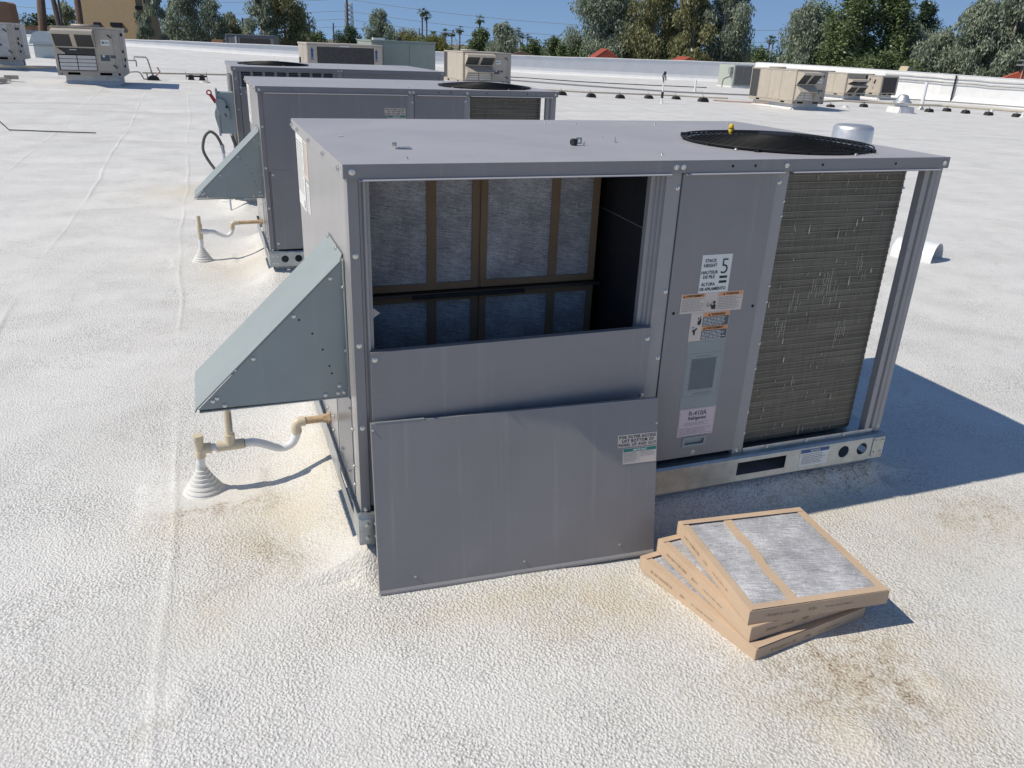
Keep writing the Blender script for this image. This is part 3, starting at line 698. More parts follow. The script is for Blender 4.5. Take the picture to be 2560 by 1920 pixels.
    mb = MB(); mb.box((1.0705, .0, .268), (1.0725, .02, ZT-.006), GREY); mb.box((1.4355, .0, .268), (1.4375, .02, ZT-.006), GREY); mb.box((1.0675, .021, .25), (1.4405, .025, ZT-.003), HOLE); mb.build('seal', cp)
    mb = MB(); mb.box((1.206, .001, .314), (1.302, .016, .348), HOOD); p = mb.build('pull_recess', u)
    mb = MB()
    for a_, b_ in (((1.202, .342), (1.306, .352)), ((1.202, .311), (1.306, .320)), ((1.202, .3205), (1.2125, .3415)), ((1.2955, .3205), (1.306, .3415))): mb.box((a_[0], -.0085, a_[1]), (b_[0], -.0057, b_[1]), HOOD)
    mb.build('pull_handle', u)
    screws(u, [(1.255, -.0055, .285)], '-y')
    screws(u, [(1.096, -.0057, .848), (1.421, -.0057, .851)], '-y', 1.2, 'bolt_hole', HOLEM)
    Tp = Matrix.Translation((0, -.0057, 0))
    sticker(u, 'sticker', 1.184, 1.304, .914, 1.048, WHITEST, T=Tp, label='white STACK HEIGHT 5 sticker', blocks=[(1.262, 1.293, .963, .972, BLACKINK), (1.262, 1.293, .946, .955, BLACKINK)],
            texts=[('STACK', .0165, 1.219, 1.022, BLACKINK, .0003, 'CENTER', .98), ('HEIGHT', .0165, 1.219, 1.005, BLACKINK, .0003, 'CENTER', .98), ('HAUTEUR', .0160, 1.219, .981, BLACKINK, .0003, 'CENTER', .98), ('DE PILE', .0160, 1.219, .965, BLACKINK, .0003, 'CENTER', .98),
                   ('ALTURA', .0160, 1.219, .939, BLACKINK, .0003, 'CENTER', .98), ('DE APILAMIENTO', .0150, 1.240, .922, BLACKINK, .00035, 'CENTER', .96), ('5', .078, 1.2775, .980, BLACKINK, -.0008, 'CENTER', 1)])
    sticker(u, 'sticker', 1.120, 1.372, .843, .9135, CREAMST, T=Tp, label='wide cream sticker headed AVERTISSEMENT and WARNING',
            blocks=[(1.123, 1.214, .899, .9115, ORANGEST), (1.270, 1.3705, .899, .9115, ORANGEST), (1.2155, 1.2163, .845, .912, GREYINK), (1.2675, 1.2683, .845, .912, GREYINK)],
            lines=textlines(1.125, 1.213, .849, .897, 8, GREYINK, seed=21)+textlines(1.272, 1.368, .849, .897, 8, GREYINK, seed=22),
            tris=[warn_tri(1.127, .901, .009), warn_tri(1.287, .901, .009)]
            + [[((1.226+i*.004, .862), (1.2275+i*.004, .862), (1.224+i*.0055, .884+.008*math.sin(i*1.7))), BLACKINK] for i in range(6)]
            + [[((1.245, .853), (1.262, .852), (1.263, .866), (1.257, .872), (1.249, .866)), BLACKINK], [tuple((1.256+.0055*math.cos(k*.785), .877+.0055*math.sin(k*.785)) for k in range(8)), BLACKINK], [((1.247, .857), (1.250, .860), (1.242, .872), (1.240, .870)), BLACKINK]],
            texts=[('AVERTISSEMENT', .0105, 1.139, .9018, BLACKINK, .0003, 'LEFT', .97), ('WARNING', .0115, 1.299, .9016, BLACKINK, .0003, 'LEFT', 1.05)])
    bl = [(1.219, 1.3255, .826, .8405, ORANGEST), (1.219, 1.3255, .790, .8255, SLATEST), (1.219, 1.3255, .7755, .7895, ORANGEST), (1.219, 1.3255, .7395, .775, SLATEST)]
    sticker(u, 'sticker', 1.169, 1.327, .737, .8425, CREAMST, T=Tp, label='orange and slate WARNING sticker with hand symbols', blocks=bl,
            lines=textlines(1.222, 1.322, .792, .824, 6, WHITEST, seed=23)+textlines(1.222, 1.322, .741, .773, 6, WHITEST, seed=24),
            tris=[warn_tri(1.238, .8285, .0095), warn_tri(1.224, .778, .0095),
                  [((1.198, .800), (1.206, .796), (1.212, .802), (1.213, .818), (1.208, .822), (1.204, .814), (1.199, .812)), BLACKINK], [((1.196, .822), (1.204, .816), (1.201, .826)), BLACKINK], [((1.206, .822), (1.209, .822), (1.210, .829), (1.207, .829)), BLACKINK],
                  [((1.178, .778), (1.190, .782), (1.198, .788), (1.200, .783), (1.192, .775), (1.193, .762), (1.187, .760), (1.184, .772)), BLACKINK], [((1.176, .786), (1.186, .789), (1.184, .793)), BLACKINK]],
            texts=[('WARNING', .0125, 1.251, .8285, BLACKINK, .0004, 'LEFT', 1.05), ('AVERTISSEMENT', .0112, 1.235, .7785, BLACKINK, .0003, 'LEFT', .97)])
    ln = [(1.196+.0, 1.300, .547+i*.00265, CHARTINK, .0016) for i in range(46)]
    sticker(u, 'sticker', 1.1705, 1.329, .4715, .7355, PALEPLATE, T=Tp, label='pale grey film with a pressure chart',
            blocks=[(1.176, 1.322, .5195, .5203, CHARTINK), (1.176, 1.322, .688, .6888, CHARTINK), (1.176, 1.1768, .5195, .688, CHARTINK), (1.3212, 1.322, .5195, .688, CHARTINK)],
            lines=ln+[(1.189, 1.194, .548+i*.0205, CHARTINK, .002) for i in range(7)]+[(1.2+i*.012, 1.204+i*.012, .540, CHARTINK, .002) for i in range(8)]+textlines(1.215, 1.29, .674, .680, 1, CHARTINK, seed=5)+textlines(1.22, 1.315, .525, .535, 2, CHARTINK, seed=6))
    sticker(u, 'sticker', 1.175, 1.330, .356, .4705, PINKST, T=Tp, label='pink R-410A Refrigerant sticker',
            lines=textlines(1.200, 1.305, .398, .414, 3, GREYINK, seed=31)+textlines(1.182, 1.325, .362, .392, 5, GREYINK, seed=32)+[(1.178, 1.327, .358, GREYINK, .0007), (1.178, 1.327, .4675, GREYINK, .0007), (1.178, 1.1787, .359, GREYINK, .109), (1.3263, 1.327, .359, GREYINK, .109)],
            texts=[('R-410A', .0270, 1.2525, .4405, SLATEST, .0004, 'CENTER', 1.0), ('Refrigerant', .0185, 1.2525, .4235, SLATEST, .0005, 'CENTER', 1.0)])
    sticker(u, 'sticker', 1.755, 1.899, .150, .2295, WHITEST, T=Matrix.Translation((0, -.0268, 0)), label='white NOTICE sticker with blue band on the base rail', blocks=[(1.757, 1.897, .2115, .2275, BLUEST)],
            lines=textlines(1.768, 1.885, .160, .208, 6, GREYINK, seed=33), texts=[('NOTICE', .0135, 1.827, .2145, WHITEST, .0004, 'CENTER', 1.05)])
    # condenser section
    rr = .075; xe = 2.088; y0 = .040
    path = [(1.492, y0), (1.7, y0), (xe-rr, y0)]+[(xe-rr+rr*math.sin(R(t)), y0+rr-rr*math.cos(R(t))) for t in range(10, 91, 10)]+[(xe, .5), (xe, D-.05)]
    make_coil(u, path, .262, ZT-.006)
    mb = MB(); mb.box((1.478, .05, .246), (1.489, D-.013, ZT-.003), INSUL); mb.build('partition', u)
    mb = MB(); mb.box((1.490, .022, .40), (1.506, .0385, .416), STEEL); mb.box((1.488, .022, .418), (1.500, .0385, .434), STEEL); mb.build('coil_bracket', u)
    fan_and_guard(u, 1.735, .42, .362, ZR)
    # filter section
    lowp = MB(); lowp.box((.046, -.012, .256), (1.012, -.010, .806), GREY); lowp.box((.046, -.010, .800), (1.012, .012, .8065), GREY); lowp.box((.046, -.010, .256), (.048, .012, .80), GREY); lowp.box((1.010, -.010, .256), (1.012, .012, .80), GREY)
    lowp.build('lower_panel', u)
    screws(u, [(.058, -.012, .783), (1.000, -.012, .767), (1.000, -.012, .553), (.058, -.012, .30), (.5, -.012, .272)], '-y')
    extrude_profile([(.0300, .03), (.033, .012), (.040, .012), (.0445, .004), (.050, .004), (.054, .016), (.062, .016), (.062, .05)], ZB, ZT-.002, GREY2, 'channel', u)
    if opened:
        mb = MB(); mb.box((.9785, .03, .25), (.985, .70, ZT-.003), INSUL); mb.box((.014, .70, .25), (1.40, .71, ZT-.003), INSUL); mb.box((.0125, .03, .25), (.016, .70, ZT-.003), INSUL); mb.box((.017, .03, ZT-.012), (.978, .70, ZT-.006), INSUL); mb.box((.0165, .004, .25), (.977, .70, .256), INSUL); mb.box((.05, .0125, .258), (1.008, .020, .797), INSUL); mb.build('insulation', u)
        mb = MB(); mb.prism([(.05, 1.135), (.50, 1.150), (.50, 1.1525), (.05, 1.1375)], 'x', .974, .978, GALV); mb.build('insulation_strip', u)
        mb = MB(); mb.box((.046, .30, .8735), (.96, .38, .8835), BLACK); mb.prism([(.288, .868), (.30, .880), (.30, .8735), (.291, .866)], 'x', .25, .66, BLACK); mb.box((.046, .30, .436), (.96, .38, .443), BLACK); mb.build('filter_rack', u)
        mb = MB(); mb.prism([(.063, .905), (.085, .920), (.063, .938)], 'y', .02, .022, GREY2); mb.build('bent_tab', u)
    else:
        fp = MB(); fp.box((.0305, -.010, .812), (1.0125, -.008, ZT-.006), GREY); fp.box((.0305, -.008, .812), (.0325, .01, ZT-.006), GREY); fp.box((1.0105, -.008, .812), (1.0125, .01, ZT-.006), GREY); fp.box((.0305, -.0115, .806), (1.0125, .0, .8115), GREY2)
        f = fp.build('filter_panel', u)
        filter_sticker(f, Matrix.Translation((1.003, -.0102, 1.232)))
        screws(u, [(.3, -.010, .83), (.7, -.010, .83)], '-y', .7)
    return u
UNIT = make_grey_unit((0, 0, 0), 'nearest grey rooftop unit with its filter compartment standing open', True)
UNIT2 = make_grey_unit((0, UY2, 0), 'grey rooftop unit right behind the open one, filter panel shut', False)

# ---------------------------------------------------------------- panel leaning on the open unit
BL = Vector((.026, -.135, .001)); e1 = Vector((.99, -.048, -.008)).normalized(); e2 = Vector((.006, .107, .575)); e2 = (e2-e1*e2.dot(e1)).normalized(); e3 = e1.cross(e2)   # e3 points outwards (towards -Y)
Mp = Matrix.Identity(4)
for i in range(3): Mp[i][0] = e1[i]; Mp[i][1] = -e3[i]; Mp[i][2] = e2[i]
Mp.translation = BL
pan = empty('access_panel', None, 'removed grey access panel leaning against the open unit', 'panel', M=Mp)
W, H = .997, .585
mb = MB(); mb.box((0, 0, .004), (W, .0018, H), GREY); mb.build('face_sheet', pan, bevel=.0008)
mb = MB(); mb.box((0, .0019, .004), (.0018, .022, H), GREY2); mb.box((W-.0018, .0019, .004), (W, .022, H), GREY2); mb.box((.0019, .0019, H-.0018), (W-.0019, .018, H), GREY2); mb.prism([(-.002, .016), (-.006, .008), (-.004, 0), (.022, 0), (.022, .0025), (.0019, .004), (.0, .016)], 'x', .002, W-.002, GREY2)
mb.box((.004, .0125, .02), (W-.004, .0145, H-.02), INSUL)
mb.box((.012, -.0008, H+.0002), (.17, .006, H+.004), HOOD); mb.build('flange', pan)
screws(pan, [(.12, -.0006, .05), (.50, -.0006, .046), (.86, -.0006, .055)], '-y', .5)
screws(pan, [(.005, -.0004, H-.02), (W-.004, .0, H-.09)], '-y', .5)
filter_sticker(pan, Matrix.Translation((W-.002, -.0003, H-.122)))

# ---------------------------------------------------------------- air filters
def make_filter(name, label, W, H, T, strap, loc=None, rz=0, M=None, group=None, brd=.028, skew=0, printed=True, MED=None, CARD=CARD, rack=0):
    f = empty(name, loc, label, 'air filter', group, rz, M)
    mb = MB()
    for a, b in (((0, 0, 0), (W, .003, T)), ((0, H-.003, 0), (W, H, T)), ((0, .0031, 0), (.003, H-.0031, T)), ((W-.003, .0031, 0), (W, H-.0031, T))): mb.box(a, b, CARD)
    for z in (.0008, T-.0018):
        up = .0013 if z > T/2 else -.0013; r_ = random.Random(label)
        mb.box((.0032, .0032, z), (brd, H-.0032, z+.0018), CARD); mb.box((W-brd-r_.uniform(0, .003), .0032, z), (W-.0032, H-.0032, z+.0018), CARD)
        for y0_, y1_ in ((.001, brd), (H-brd, H-.001)):
            a_ = [r_.uniform(.002, .007) for _ in range(4)]; dz_ = [r_.uniform(0, .004) if z > T/2 else 0 for _ in range(4)]
            vs = [(a_[0], y0_, z+up+dz_[0]), (W-a_[1], y0_, z+up+dz_[1]), (W-a_[2], y1_, z+up), (a_[3], y1_, z+up), (a_[0], y0_, z+up+.0017+dz_[0]), (W-a_[1], y0_, z+up+.0017+dz_[1]), (W-a_[2], y1_, z+up+.0017), (a_[3], y1_, z+up+.0017)]
            mb.add(vs, [(0, 3, 2, 1), (4, 5, 6, 7), (0, 1, 5, 4), (1, 2, 6, 5), (2, 3, 7, 6), (3, 0, 4, 7)], CARD)
    fr = mb.build('frame', f, bevel=.0007)
    # pleated-soft media: shallow pillows between frame and strap
    for nm, z, sgn in (('media', T-.006, 1), ('media', .006, -1)):
        N = 36; vs = []; r = random.Random(int(W*1000)+sgn)
        for j in range(N+1):
            for i in range(N+1):
                x = .004+(W-.008)*i/N; y = .004+(H-.008)*j/N
                e = min(x, W-x, y, H-y, abs(x-strap*W)+.0)
                vs.append((x, y, z+sgn*.0028*min(1, e/.05)+r.uniform(-.0004, .0004)))
        m2 = MB(); m2.add(vs, [(j*(N+1)+i, j*(N+1)+i+1, (j+1)*(N+1)+i+1, (j+1)*(N+1)+i) for j in range(N) for i in range(N)], MED or MEDIA); m2.build(nm, f, smooth=True)
    mb = MB(); N = 12
    for z in (T-.0016, .0006):
        vs = []
        for j in range(N+1):
            y = .012+(H-.024)*j/N; x = strap*W+skew*(j/N-.5)+(.004*math.sin(j*1.1) if printed else 0); w = .016+.0015*math.sin(j*2.3)*(1 if printed else .2)
            vs += [(x-w, y, z), (x+w, y, z), (x-w, y, z+.0010), (x+w, y, z+.0010)]
        mb.add(vs, [q for j in range(N) for q in ((4*j+2, 4*j+3, 4*j+7, 4*j+6), (4*j, 4*j+4, 4*j+5, 4*j+1), (4*j, 4*j+2, 4*j+6, 4*j+4), (4*j+1, 4*j+5, 4*j+7, 4*j+3))], CARD)
    mb.build('strap', f)
    if printed:
        r = random.Random(label); p = MB()
        for side in ('f', 'l'):
            x = .06
            while x < .36:
                w = r.uniform(.003, .008); h = .010 if x < .22 else .006
                if x < .17 or (.20 < x < .23) or x > .26:
                    z = T*.5-h/2
                    def P(u, v): return (u, -.0006, v) if side == 'f' else (-.0006, H-u, v)
                    # each character is a small stroke frame
                    for (a, b, c, d) in ((0, .25, 0, 1), (.75, 1, 0, 1), (.25, .75, .8, 1), (.25, .75, 0, .2 if r.random() < .6 else .0), (.25, .75, .42, .56)):
                        if r.random() < .25 or d == c: continue
                        p.add([P(x+w*a, z+h*c), P(x+w*b, z+h*c), P(x+w*b, z+h*d), P(x+w*a, z+h*d)], [(0, 1, 2, 3)], INK)
                x += w+.0022
        p.build('stamped_print', fr, fix=False)['kind'] = 'stuff'
    if rack:
        for c in kids(f)+kids(fr):
            for v in c.data.vertices: v.co.x += rack*v.co.y
    return f
grp = 'used air filters stacked on the roof'
def filt_from(p_bl, p_fl, z, da=0, **kw):
    """back-left and front-left corners on the ground plan"""
    a = Vector(p_fl); b = Vector(p_bl); d = (b-a); ang = math.atan2(d.y, d.x)-math.pi/2+R(da)
    return dict(loc=(a.x, a.y, z), rz=ang, **kw)
make_filter('air_filter', 'cardboard framed air filter at the bottom of the stack on the roof', .47, .535, .050, .33, **filt_from((.923, -.232), (1.031, -.775), -.004, -4.2), group=grp, rack=-.075)
make_filter('air_filter', 'cardboard framed air filter in the middle of the stack on the roof', .50, .50, .050, .33, **filt_from((.993, -.246), (1.026, -.742), .050), group=grp)
make_filter('air_filter', 'topmost cardboard framed air filter of the stack on the roof, grey media fully visible', .49, .495, .050, .345, **filt_from((1.072, -.236), (1.022, -.727), .103), group=grp, skew=.02)
pos = {(0, 1): 'upper left', (1, 1): 'upper right', (0, 0): 'lower left', (1, 0): 'lower right'}
for (i, j), nm in pos.items():
    Mf = Matrix.Translation((.050+i*.450, .378, .445+j*.440))@Matrix.Rotation(R(90), 4, 'X')
    make_filter('air_filter', '%s of the four air filters inside the open unit' % nm, .448, .427, .048, .62, M=Mf, group='air filters mounted in the open unit', brd=.026, printed=False, MED=MEDIAD, CARD=CARDD)

# ---------------------------------------------------------------- drains
def cone(parent, c, r, h, rt, name='flashing_cone'):
    prof = []; N = 7
    for i in range(N):
        t = i/N; rr = r*(1-t)**1.15+rt*(1-(1-t)**1.15); prof += [(rr*1.03, h*t), (rr*1.05, h*(t+.35/N)), (rr*.97, h*(t+.85/N))]
    prof += [(rt*1.05, h), (rt*.95, h+.03)]
    mb = MB(); mb.lathe([(r*1.25, -.012), (r*1.15, .002)]+prof, c, FOAMP, 28); return mb.build(name, parent, smooth=True)
def arc(pts, n=6):
    """smooth open curve through points (Catmull-Rom)"""
    P = [Vector(p) for p in pts]; out = []
    for i in range(len(P)-1):
        p0 = P[max(i-1, 0)]; p1 = P[i]; p2 = P[i+1]; p3 = P[min(i+2, len(P)-1)]
        for k in range(n):
            t = k/n; out.append(.5*((2*p1)+(-p0+p2)*t+(2*p0-5*p1+4*p2-p3)*t*t+(-p0+3*p1-3*p2+p3)*t**3))
    out.append(P[-1]); return out
def tubepart(name, parent, pts, r, mat, n=16):
    mb = MB(); mb.tube(pts, r, mat, n); return mb.build(name, parent, smooth=True)
Y0 = .70
d1 = empty('drain_pipe', (0, 0, 0), 'cream and white PVC condensate drain under the hood of the open unit', 'drain pipe', 'condensate drains')
cone(d1, (-.505, Y0+.01, 0), .078, .105, .018)
tubepart('riser', d1, [(-.505, Y0+.01, .10), (-.502, Y0+.005, .165)], [.0165, .0165], PVCW)
tubepart('elbow', d1, arc([(-.501, Y0, .162), (-.499, Y0, .185), (-.488, Y0, .196), (-.458, Y0, .196)], 5), .0205, PVCC)
tubepart('cleanout_cap', d1, [(-.500, Y0-.002, .19), (-.502, Y0-.004, .232), (-.502, Y0-.004, .236), (-.502, Y0-.004, .258)], [.0175, .0175, .0205, .0205], PVCC)
tubepart('nipple', d1, [(-.462, Y0, .1965), (-.432, Y0, .1975)], .0155, PVCW)
mb = MB(); mb.tube([(-.440, Y0, .197), (-.336, Y0, .198)], .0205, PVCC, 16); mb.tube([(-.388, Y0, .198), (-.388, Y0, .246)], .0205, PVCC, 16); mb.build('tee', d1, smooth=True)
tubepart('vent_pipe', d1, [(-.388, Y0, .24), (-.386, Y0, .37)], .0150, PVCC)
mb = MB(); mb.box((-.380, Y0-.0152, .26), (-.374, Y0-.0150, .34), GREYINK); mb.build('pipe_print', d1)
mb = MB(); mb.tube([(-.3375, Y0, .198), (-.334, Y0, .198)], .0180, HOLE, 16); mb.build('glue_ring', d1)
tubepart('trap', d1, arc([(-.336, Y0, .198), (-.30, Y0, .197), (-.262, Y0, .184), (-.225, Y0, .166), (-.190, Y0, .158), (-.155, Y0, .172), (-.137, Y0, .205), (-.134, Y0, .225)], 6), .0165, PVCW)
tubepart('elbow', d1, arc([(-.134, Y0, .218), (-.134, Y0, .248), (-.124, Y0, .262), (-.098, Y0, .265)], 5), .0205, PVCC)
tubepart('outlet_pipe', d1, [(-.100, Y0, .2645), (-.03, Y0, .2655), (.0, Y0, .266)], .0150, PVCS)
tubepart('bushing', d1, [(-.028, Y0, .2655), (-.010, Y0, .2655), (-.010, Y0, .2655), (0, Y0, .266)], [.0185, .0185, .026, .026], YEL if False else PVCS, 6)
Y0 = 4.36
d2 = empty('drain_pipe', (0, 0, 0), 'white PVC condensate drain with open standpipe beside the second grey unit', 'drain pipe', 'condensate drains')
cone(d2, (-.476, Y0, 0), .082, .11, .018)
tubepart('riser', d2, [(-.476, Y0, .10), (-.474, Y0, .17), (-.474, Y0, .19)], [.018, .019, .0165], PVCW)
mb = MB(); mb.tube([(-.474, Y0, .185), (-.474, Y0, .30)], .0205, PVCC, 16); mb.tube([(-.474, Y0, .242), (-.415, Y0, .240)], .0205, PVCW, 16); mb.build('tee', d2, smooth=True)
tubepart('vent_pipe', d2, [(-.474, Y0, .29), (-.474, Y0, .365)], .0160, PVCC)
tubepart('trap', d2, arc([(-.42, Y0, .240), (-.37, Y0, .236), (-.32, Y0, .212), (-.275, Y0, .202), (-.240, Y0, .225), (-.232, Y0, .262)], 6), .0160, PVCW)
tubepart('elbow', d2, arc([(-.232, Y0, .252), (-.230, Y0, .285), (-.215, Y0, .300), (-.175, Y0, .302)], 5), .0195, PVCC)
tubepart('outlet_pipe', d2, [(-.178, Y0, .302), (.0, Y0, .304)], .0150, PVCS)
tubepart('bushing', d2, [(-.02, Y0, .304), (0, Y0, .304)], .024, PVCS, 6)
c3 = empty('conduit_flashing', (-.15, 6.85, 0), 'white foam flashing cone behind the hood of the second grey unit', 'roof flashing')
cone(c3, (0, 0, 0), .14, .16, .03); tubepart('stub', c3, [(0, 0, .15), (0, 0, .30)], .02, PVCW)
tubepart('wire_stub', c3, arc([(.02, 0, .02), (.12, .01, .03), (.2, .0, .012), (.45, 0, .012)], 4), .008, CONDUIT)

# ---------------------------------------------------------------- third grey unit (louvred, condenser on the left)
U3Y = 6.30
ZT, ZR = 1.350, 1.388
u3 = empty('rooftop_unit', (-.05, U3Y, 0), 'third grey rooftop unit with louvred panels and a red handled switch', 'air conditioner', 'grey packaged rooftop units')
L3, D3 = 2.09, 1.70
mb = MB(); mb.box((.03, .02, -.05), (L3-.03, D3-.03, .134), CURBG); mb.build('roof_curb', u3)
mb = MB(); mb.box((-.01, -.02, .135), (L3+.01, D3+.01, .235), GALV); mb.build('base_rail', u3)
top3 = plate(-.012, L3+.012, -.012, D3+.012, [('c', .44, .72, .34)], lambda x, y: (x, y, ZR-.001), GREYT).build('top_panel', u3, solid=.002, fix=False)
mb = MB(); mb.box((-.012, -.0135, ZT), (L3+.012, -.0105, ZR-.0002), GREY); mb.box((-.0135, -.010, ZT), (-.0105, D3+.01, ZR-.0002), GREY2); mb.box((L3+.0105, -.010, ZT), (L3+.0135, D3+.01, ZR-.0002), GREY); mb.box((-.012, D3+.0105, ZT), (L3+.012, D3+.0135, ZR-.0002), GREY); mb.box((.02, -.0135, ZT-.004), (L3-.02, .003, ZT-.0012), GREY2); mb.build('drip_edge', top3)
extrude_profile([(0, .04), (0, 0), (.05, 0), (.05, .02)], .24, ZT, GREY, 'corner_post', u3); extrude_profile([(L3-.05, .02), (L3-.05, 0), (L3, 0), (L3, .04)], .24, ZT, GREY, 'corner_post', u3)
extrude_profile([(.99, .02), (.99, -.001), (1.04, -.001), (1.04, .02)], .24, ZT-.002, GREY2, 'mullion', u3)
mb = MB(); mb.box((1.045, .0, .25), (L3-.055, .012, ZT-.005), GREY); mb.build('access_panel', u3)
def louvre(parent, x0, x1, z0, z1, n=10):
    mb = MB(); mb.box((x0, .012, z0), (x1, .016, z1), HOLE); 
    for i in range(n):
        z = z0+(z1-z0)*i/n; mb.prism([(.002, z), (.011, z+(z1-z0)/n*.40), (.011, z+(z1-z0)/n*.48), (.002, z+(z1-z0)/n*.12)], 'x', x0+.002, x1-.002, GREY)
    mb.build('louvre', parent)
xs_ = [(.075+i*.112, .16+i*.112) for i in range(8)]
holes = []
pl3 = MB()
prev = .055
for a, b in xs_:
    pl3.box((prev, -.003, .25), (a, .004, ZT-.005), GREY); pl3.box((a, -.003, .25), (b, .004, .48), GREY); pl3.box((a, -.003, .76), (b, .004, 1.205), GREY); pl3.box((a, -.003, 1.342), (b, .004, ZT-.005), GREY); prev = b
pl3.box((prev, -.003, .25), (.985, .004, ZT-.005), GREY)
pl3.box((.055, -.0045, 1.18), (.985, -.0031, 1.184), GREY2)
lp = pl3.build('louvred_panel', u3)
for a, b in xs_: louvre(lp, a, b, 1.205, 1.342, 8); louvre(lp, a, b, .48, .76, 14)
screws(u3, [(.025, -.001, z) for z in (1.28, 1.0, .7, .4)]+[(x, -.003, z) for x, z in ((.062, 1.20), (.11, 1.163), (.062, 1.14))], '-y')
screws(u3, [(1.0, -.0135, 1.369), (1.03, -.0135, 1.369), (.02, -.0135, 1.369), (L3-.02, -.0135, 1.369), (1.0, -.001, 1.29), (1.02, -.001, 1.27)], '-y', 1.1)
mb = MB(); mb.box((.002, .04, .24), (.012, D3-.01, ZT), GREY2); mb.box((L3-.012, .04, .24), (L3-.002, D3-.01, ZT), GREY); mb.box((.0, D3-.012, .24), (L3, D3-.002, ZT), GREY); mb.build('side_panel', u3)
mb = MB(); mb.tube([(-.02, .3, .25), (-.02, .3, 1.3)], .02, GREY2, 8); mb.tube([(-.02, .6, .25), (-.02, .6, 1.3)], .02, GREY2, 8); mb.build('refrigerant_pipe', u3)
fan_and_guard(u3, .44, .72, .36, ZR)
screws(u3, [(x, y, ZR) for x, y in ((.95, .8), (1.0, .55), (1.05, .35), (.85, .9))], 'z', 1.0)
ZT, ZR = 1.324, 1.362
# fused switch on the end wall of the third unit
sw = empty('disconnect_switch', (0, 0, 0), 'grey disconnect switch box with raised red handle on the third grey unit', 'switch')
ys0, ys1 = U3Y-.05, U3Y+.12
mb = MB(); mb.box((-.205, ys0, .775), (-.064, ys1, 1.155), DISC); mb.build('box', sw, bevel=.004)
mb = MB(); mb.box((-.226, ys0-.006, .755), (-.206, ys1+.006, 1.185), DISC); mb.build('door', sw, bevel=.003)
mb = MB(); mb.prism([(-.235, 1.07), (-.225, 1.09), (-.19, 1.10), (-.15, 1.08), (-.135, 1.03), (-.112, .98), (-.118, .90), (-.17, .93), (-.205, .95), (-.225, 1.0)], 'y', ys0-.030, ys0-.007, DISC); mb.prism([(-.227, 1.02), (-.246, .98), (-.25, .93), (-.236, .86), (-.227, .82)], 'y', ys0+.01, ys1-.02, DISC); mb.build('mechanism_cover', sw, bevel=.002)
mb = MB(); mb.box((-.016, -.008, 0), (.016, .008, .085), REDH, Matrix.Translation((-.228, ys0-.02, 1.062))@Matrix.Rotation(R(-31), 4, 'Y'))
c_ = Vector((-.282, ys0-.02, 1.152)); mb.tube([c_+Vector((.020*math.cos(t), 0, .020*math.sin(t))) for t in [2*math.pi*k/16 for k in range(16)]], .0065, REDH, 8, closed=True); mb.build('handle', sw)
mb = MB()
for x, z, r_ in ((-.135, 1.025, .012), (-.155, .957, .007), (-.15, .945, .004), (-.143, .934, .004)): mb.lathe([(r_, 0), (r_, .004)], (0, 0, 0), HOLE, 10, Matrix.Translation((x, ys0-.0302, z))@Matrix.Rotation(R(90), 4, 'X'))
mb.build('knockout', sw)
mb = MB(); mb.tube([(-.11, U3Y+.02, .778), (-.11, U3Y+.02, .75)], .02, STEEL, 10); mb.build('connector', sw)
tubepart('flexible_conduit', sw, arc([(-.11, U3Y+.02, .752), (-.10, U3Y+.02, .71), (-.082, U3Y+.02, .63), (-.075, U3Y+.02, .45), (-.09, U3Y+.1, .25), (-.12, 6.7, .05)], 6), .0165, CONDUIT, 10)
lp_ = empty('conduit_loop', (0, 0, 0), 'grey flexible conduit looping up from the roof beside the third grey unit', 'conduit')
yc = U3Y+.02
tubepart('flexible_conduit', lp_, arc([(-.212, yc, .655), (-.235, yc, .715), (-.262, yc, .76), (-.31, yc, .787), (-.36, yc, .745), (-.388, yc, .66), (-.386, yc, .59), (-.345, yc, .50), (-.28, yc+.1, .38), (-.2, yc+.3, .2), (-.16, 6.85, .16)], 6), .0145, CONDUIT, 10)
mb = MB(); mb.tube([(-.204, yc, .585), (-.209, yc, .635), (-.209, yc, .635), (-.213, yc, .665)], [.0165, .0165, .020, .020], GALV, 10); mb.tube([(-.19, yc, 0), (-.203, yc, .59)], .0135, PVCW, 10); mb.build('connector', lp_, smooth=True)

# ---------------------------------------------------------------- loose things on the open unit's top
def loose(name, label, cat, parts, loc, rz=0):
    t = empty(name, loc, label, cat, rz=rz)
    for nm, mb in parts: mb.build(nm, t)
    return t
a = MB(); a.box((0, -.014, 0), (.042, .014, .0015), GALV, Matrix.Rotation(R(-4), 4, 'Y')); b_ = MB(); b_.box((-.006, -.014, 0), (-.0045, .014, .018), GALV); b_.tube([(-.002, 0, .011), (-.016, 0, .011)], .006, STEEL, 8)
loose('sheet_metal_clip', 'small bent metal clip with a nut on the top of the open unit', 'clip', [('tongue', a), ('nut', b_)], (.213, .318, ZR+.002), R(-12))
a = MB(); a.tube([(0, 0, .0115), (.012, .004, .0115)], .0115, BLACK, 16); a.box((.004, -.01, .002), (.016, .012, .0225), BLACK); b_ = MB(); b_.box((.016, -.002, .005), (.018, .002, .027), GALV); b_.box((.016, .0, .021), (.038, .002, .027), GALV); b_.box((.032, .0, .005), (.038, .002, .021), GALV); b_.box((.018, 0, .005), (.024, .002, .021), GALV); b_.box((.024, 0, .005), (.032, .002, .010), GALV)
c_ = MB(); c_.tube([(.042, -.004, .001), (.047, -.004, .012)], .0035, STEEL, 6)
loose('clip_nut', 'small black knob with a slotted zinc plate on the top of the open unit', 'fitting', [('knob', a), ('slotted_plate', b_), ('stud', c_)], (.845, .375, ZR))
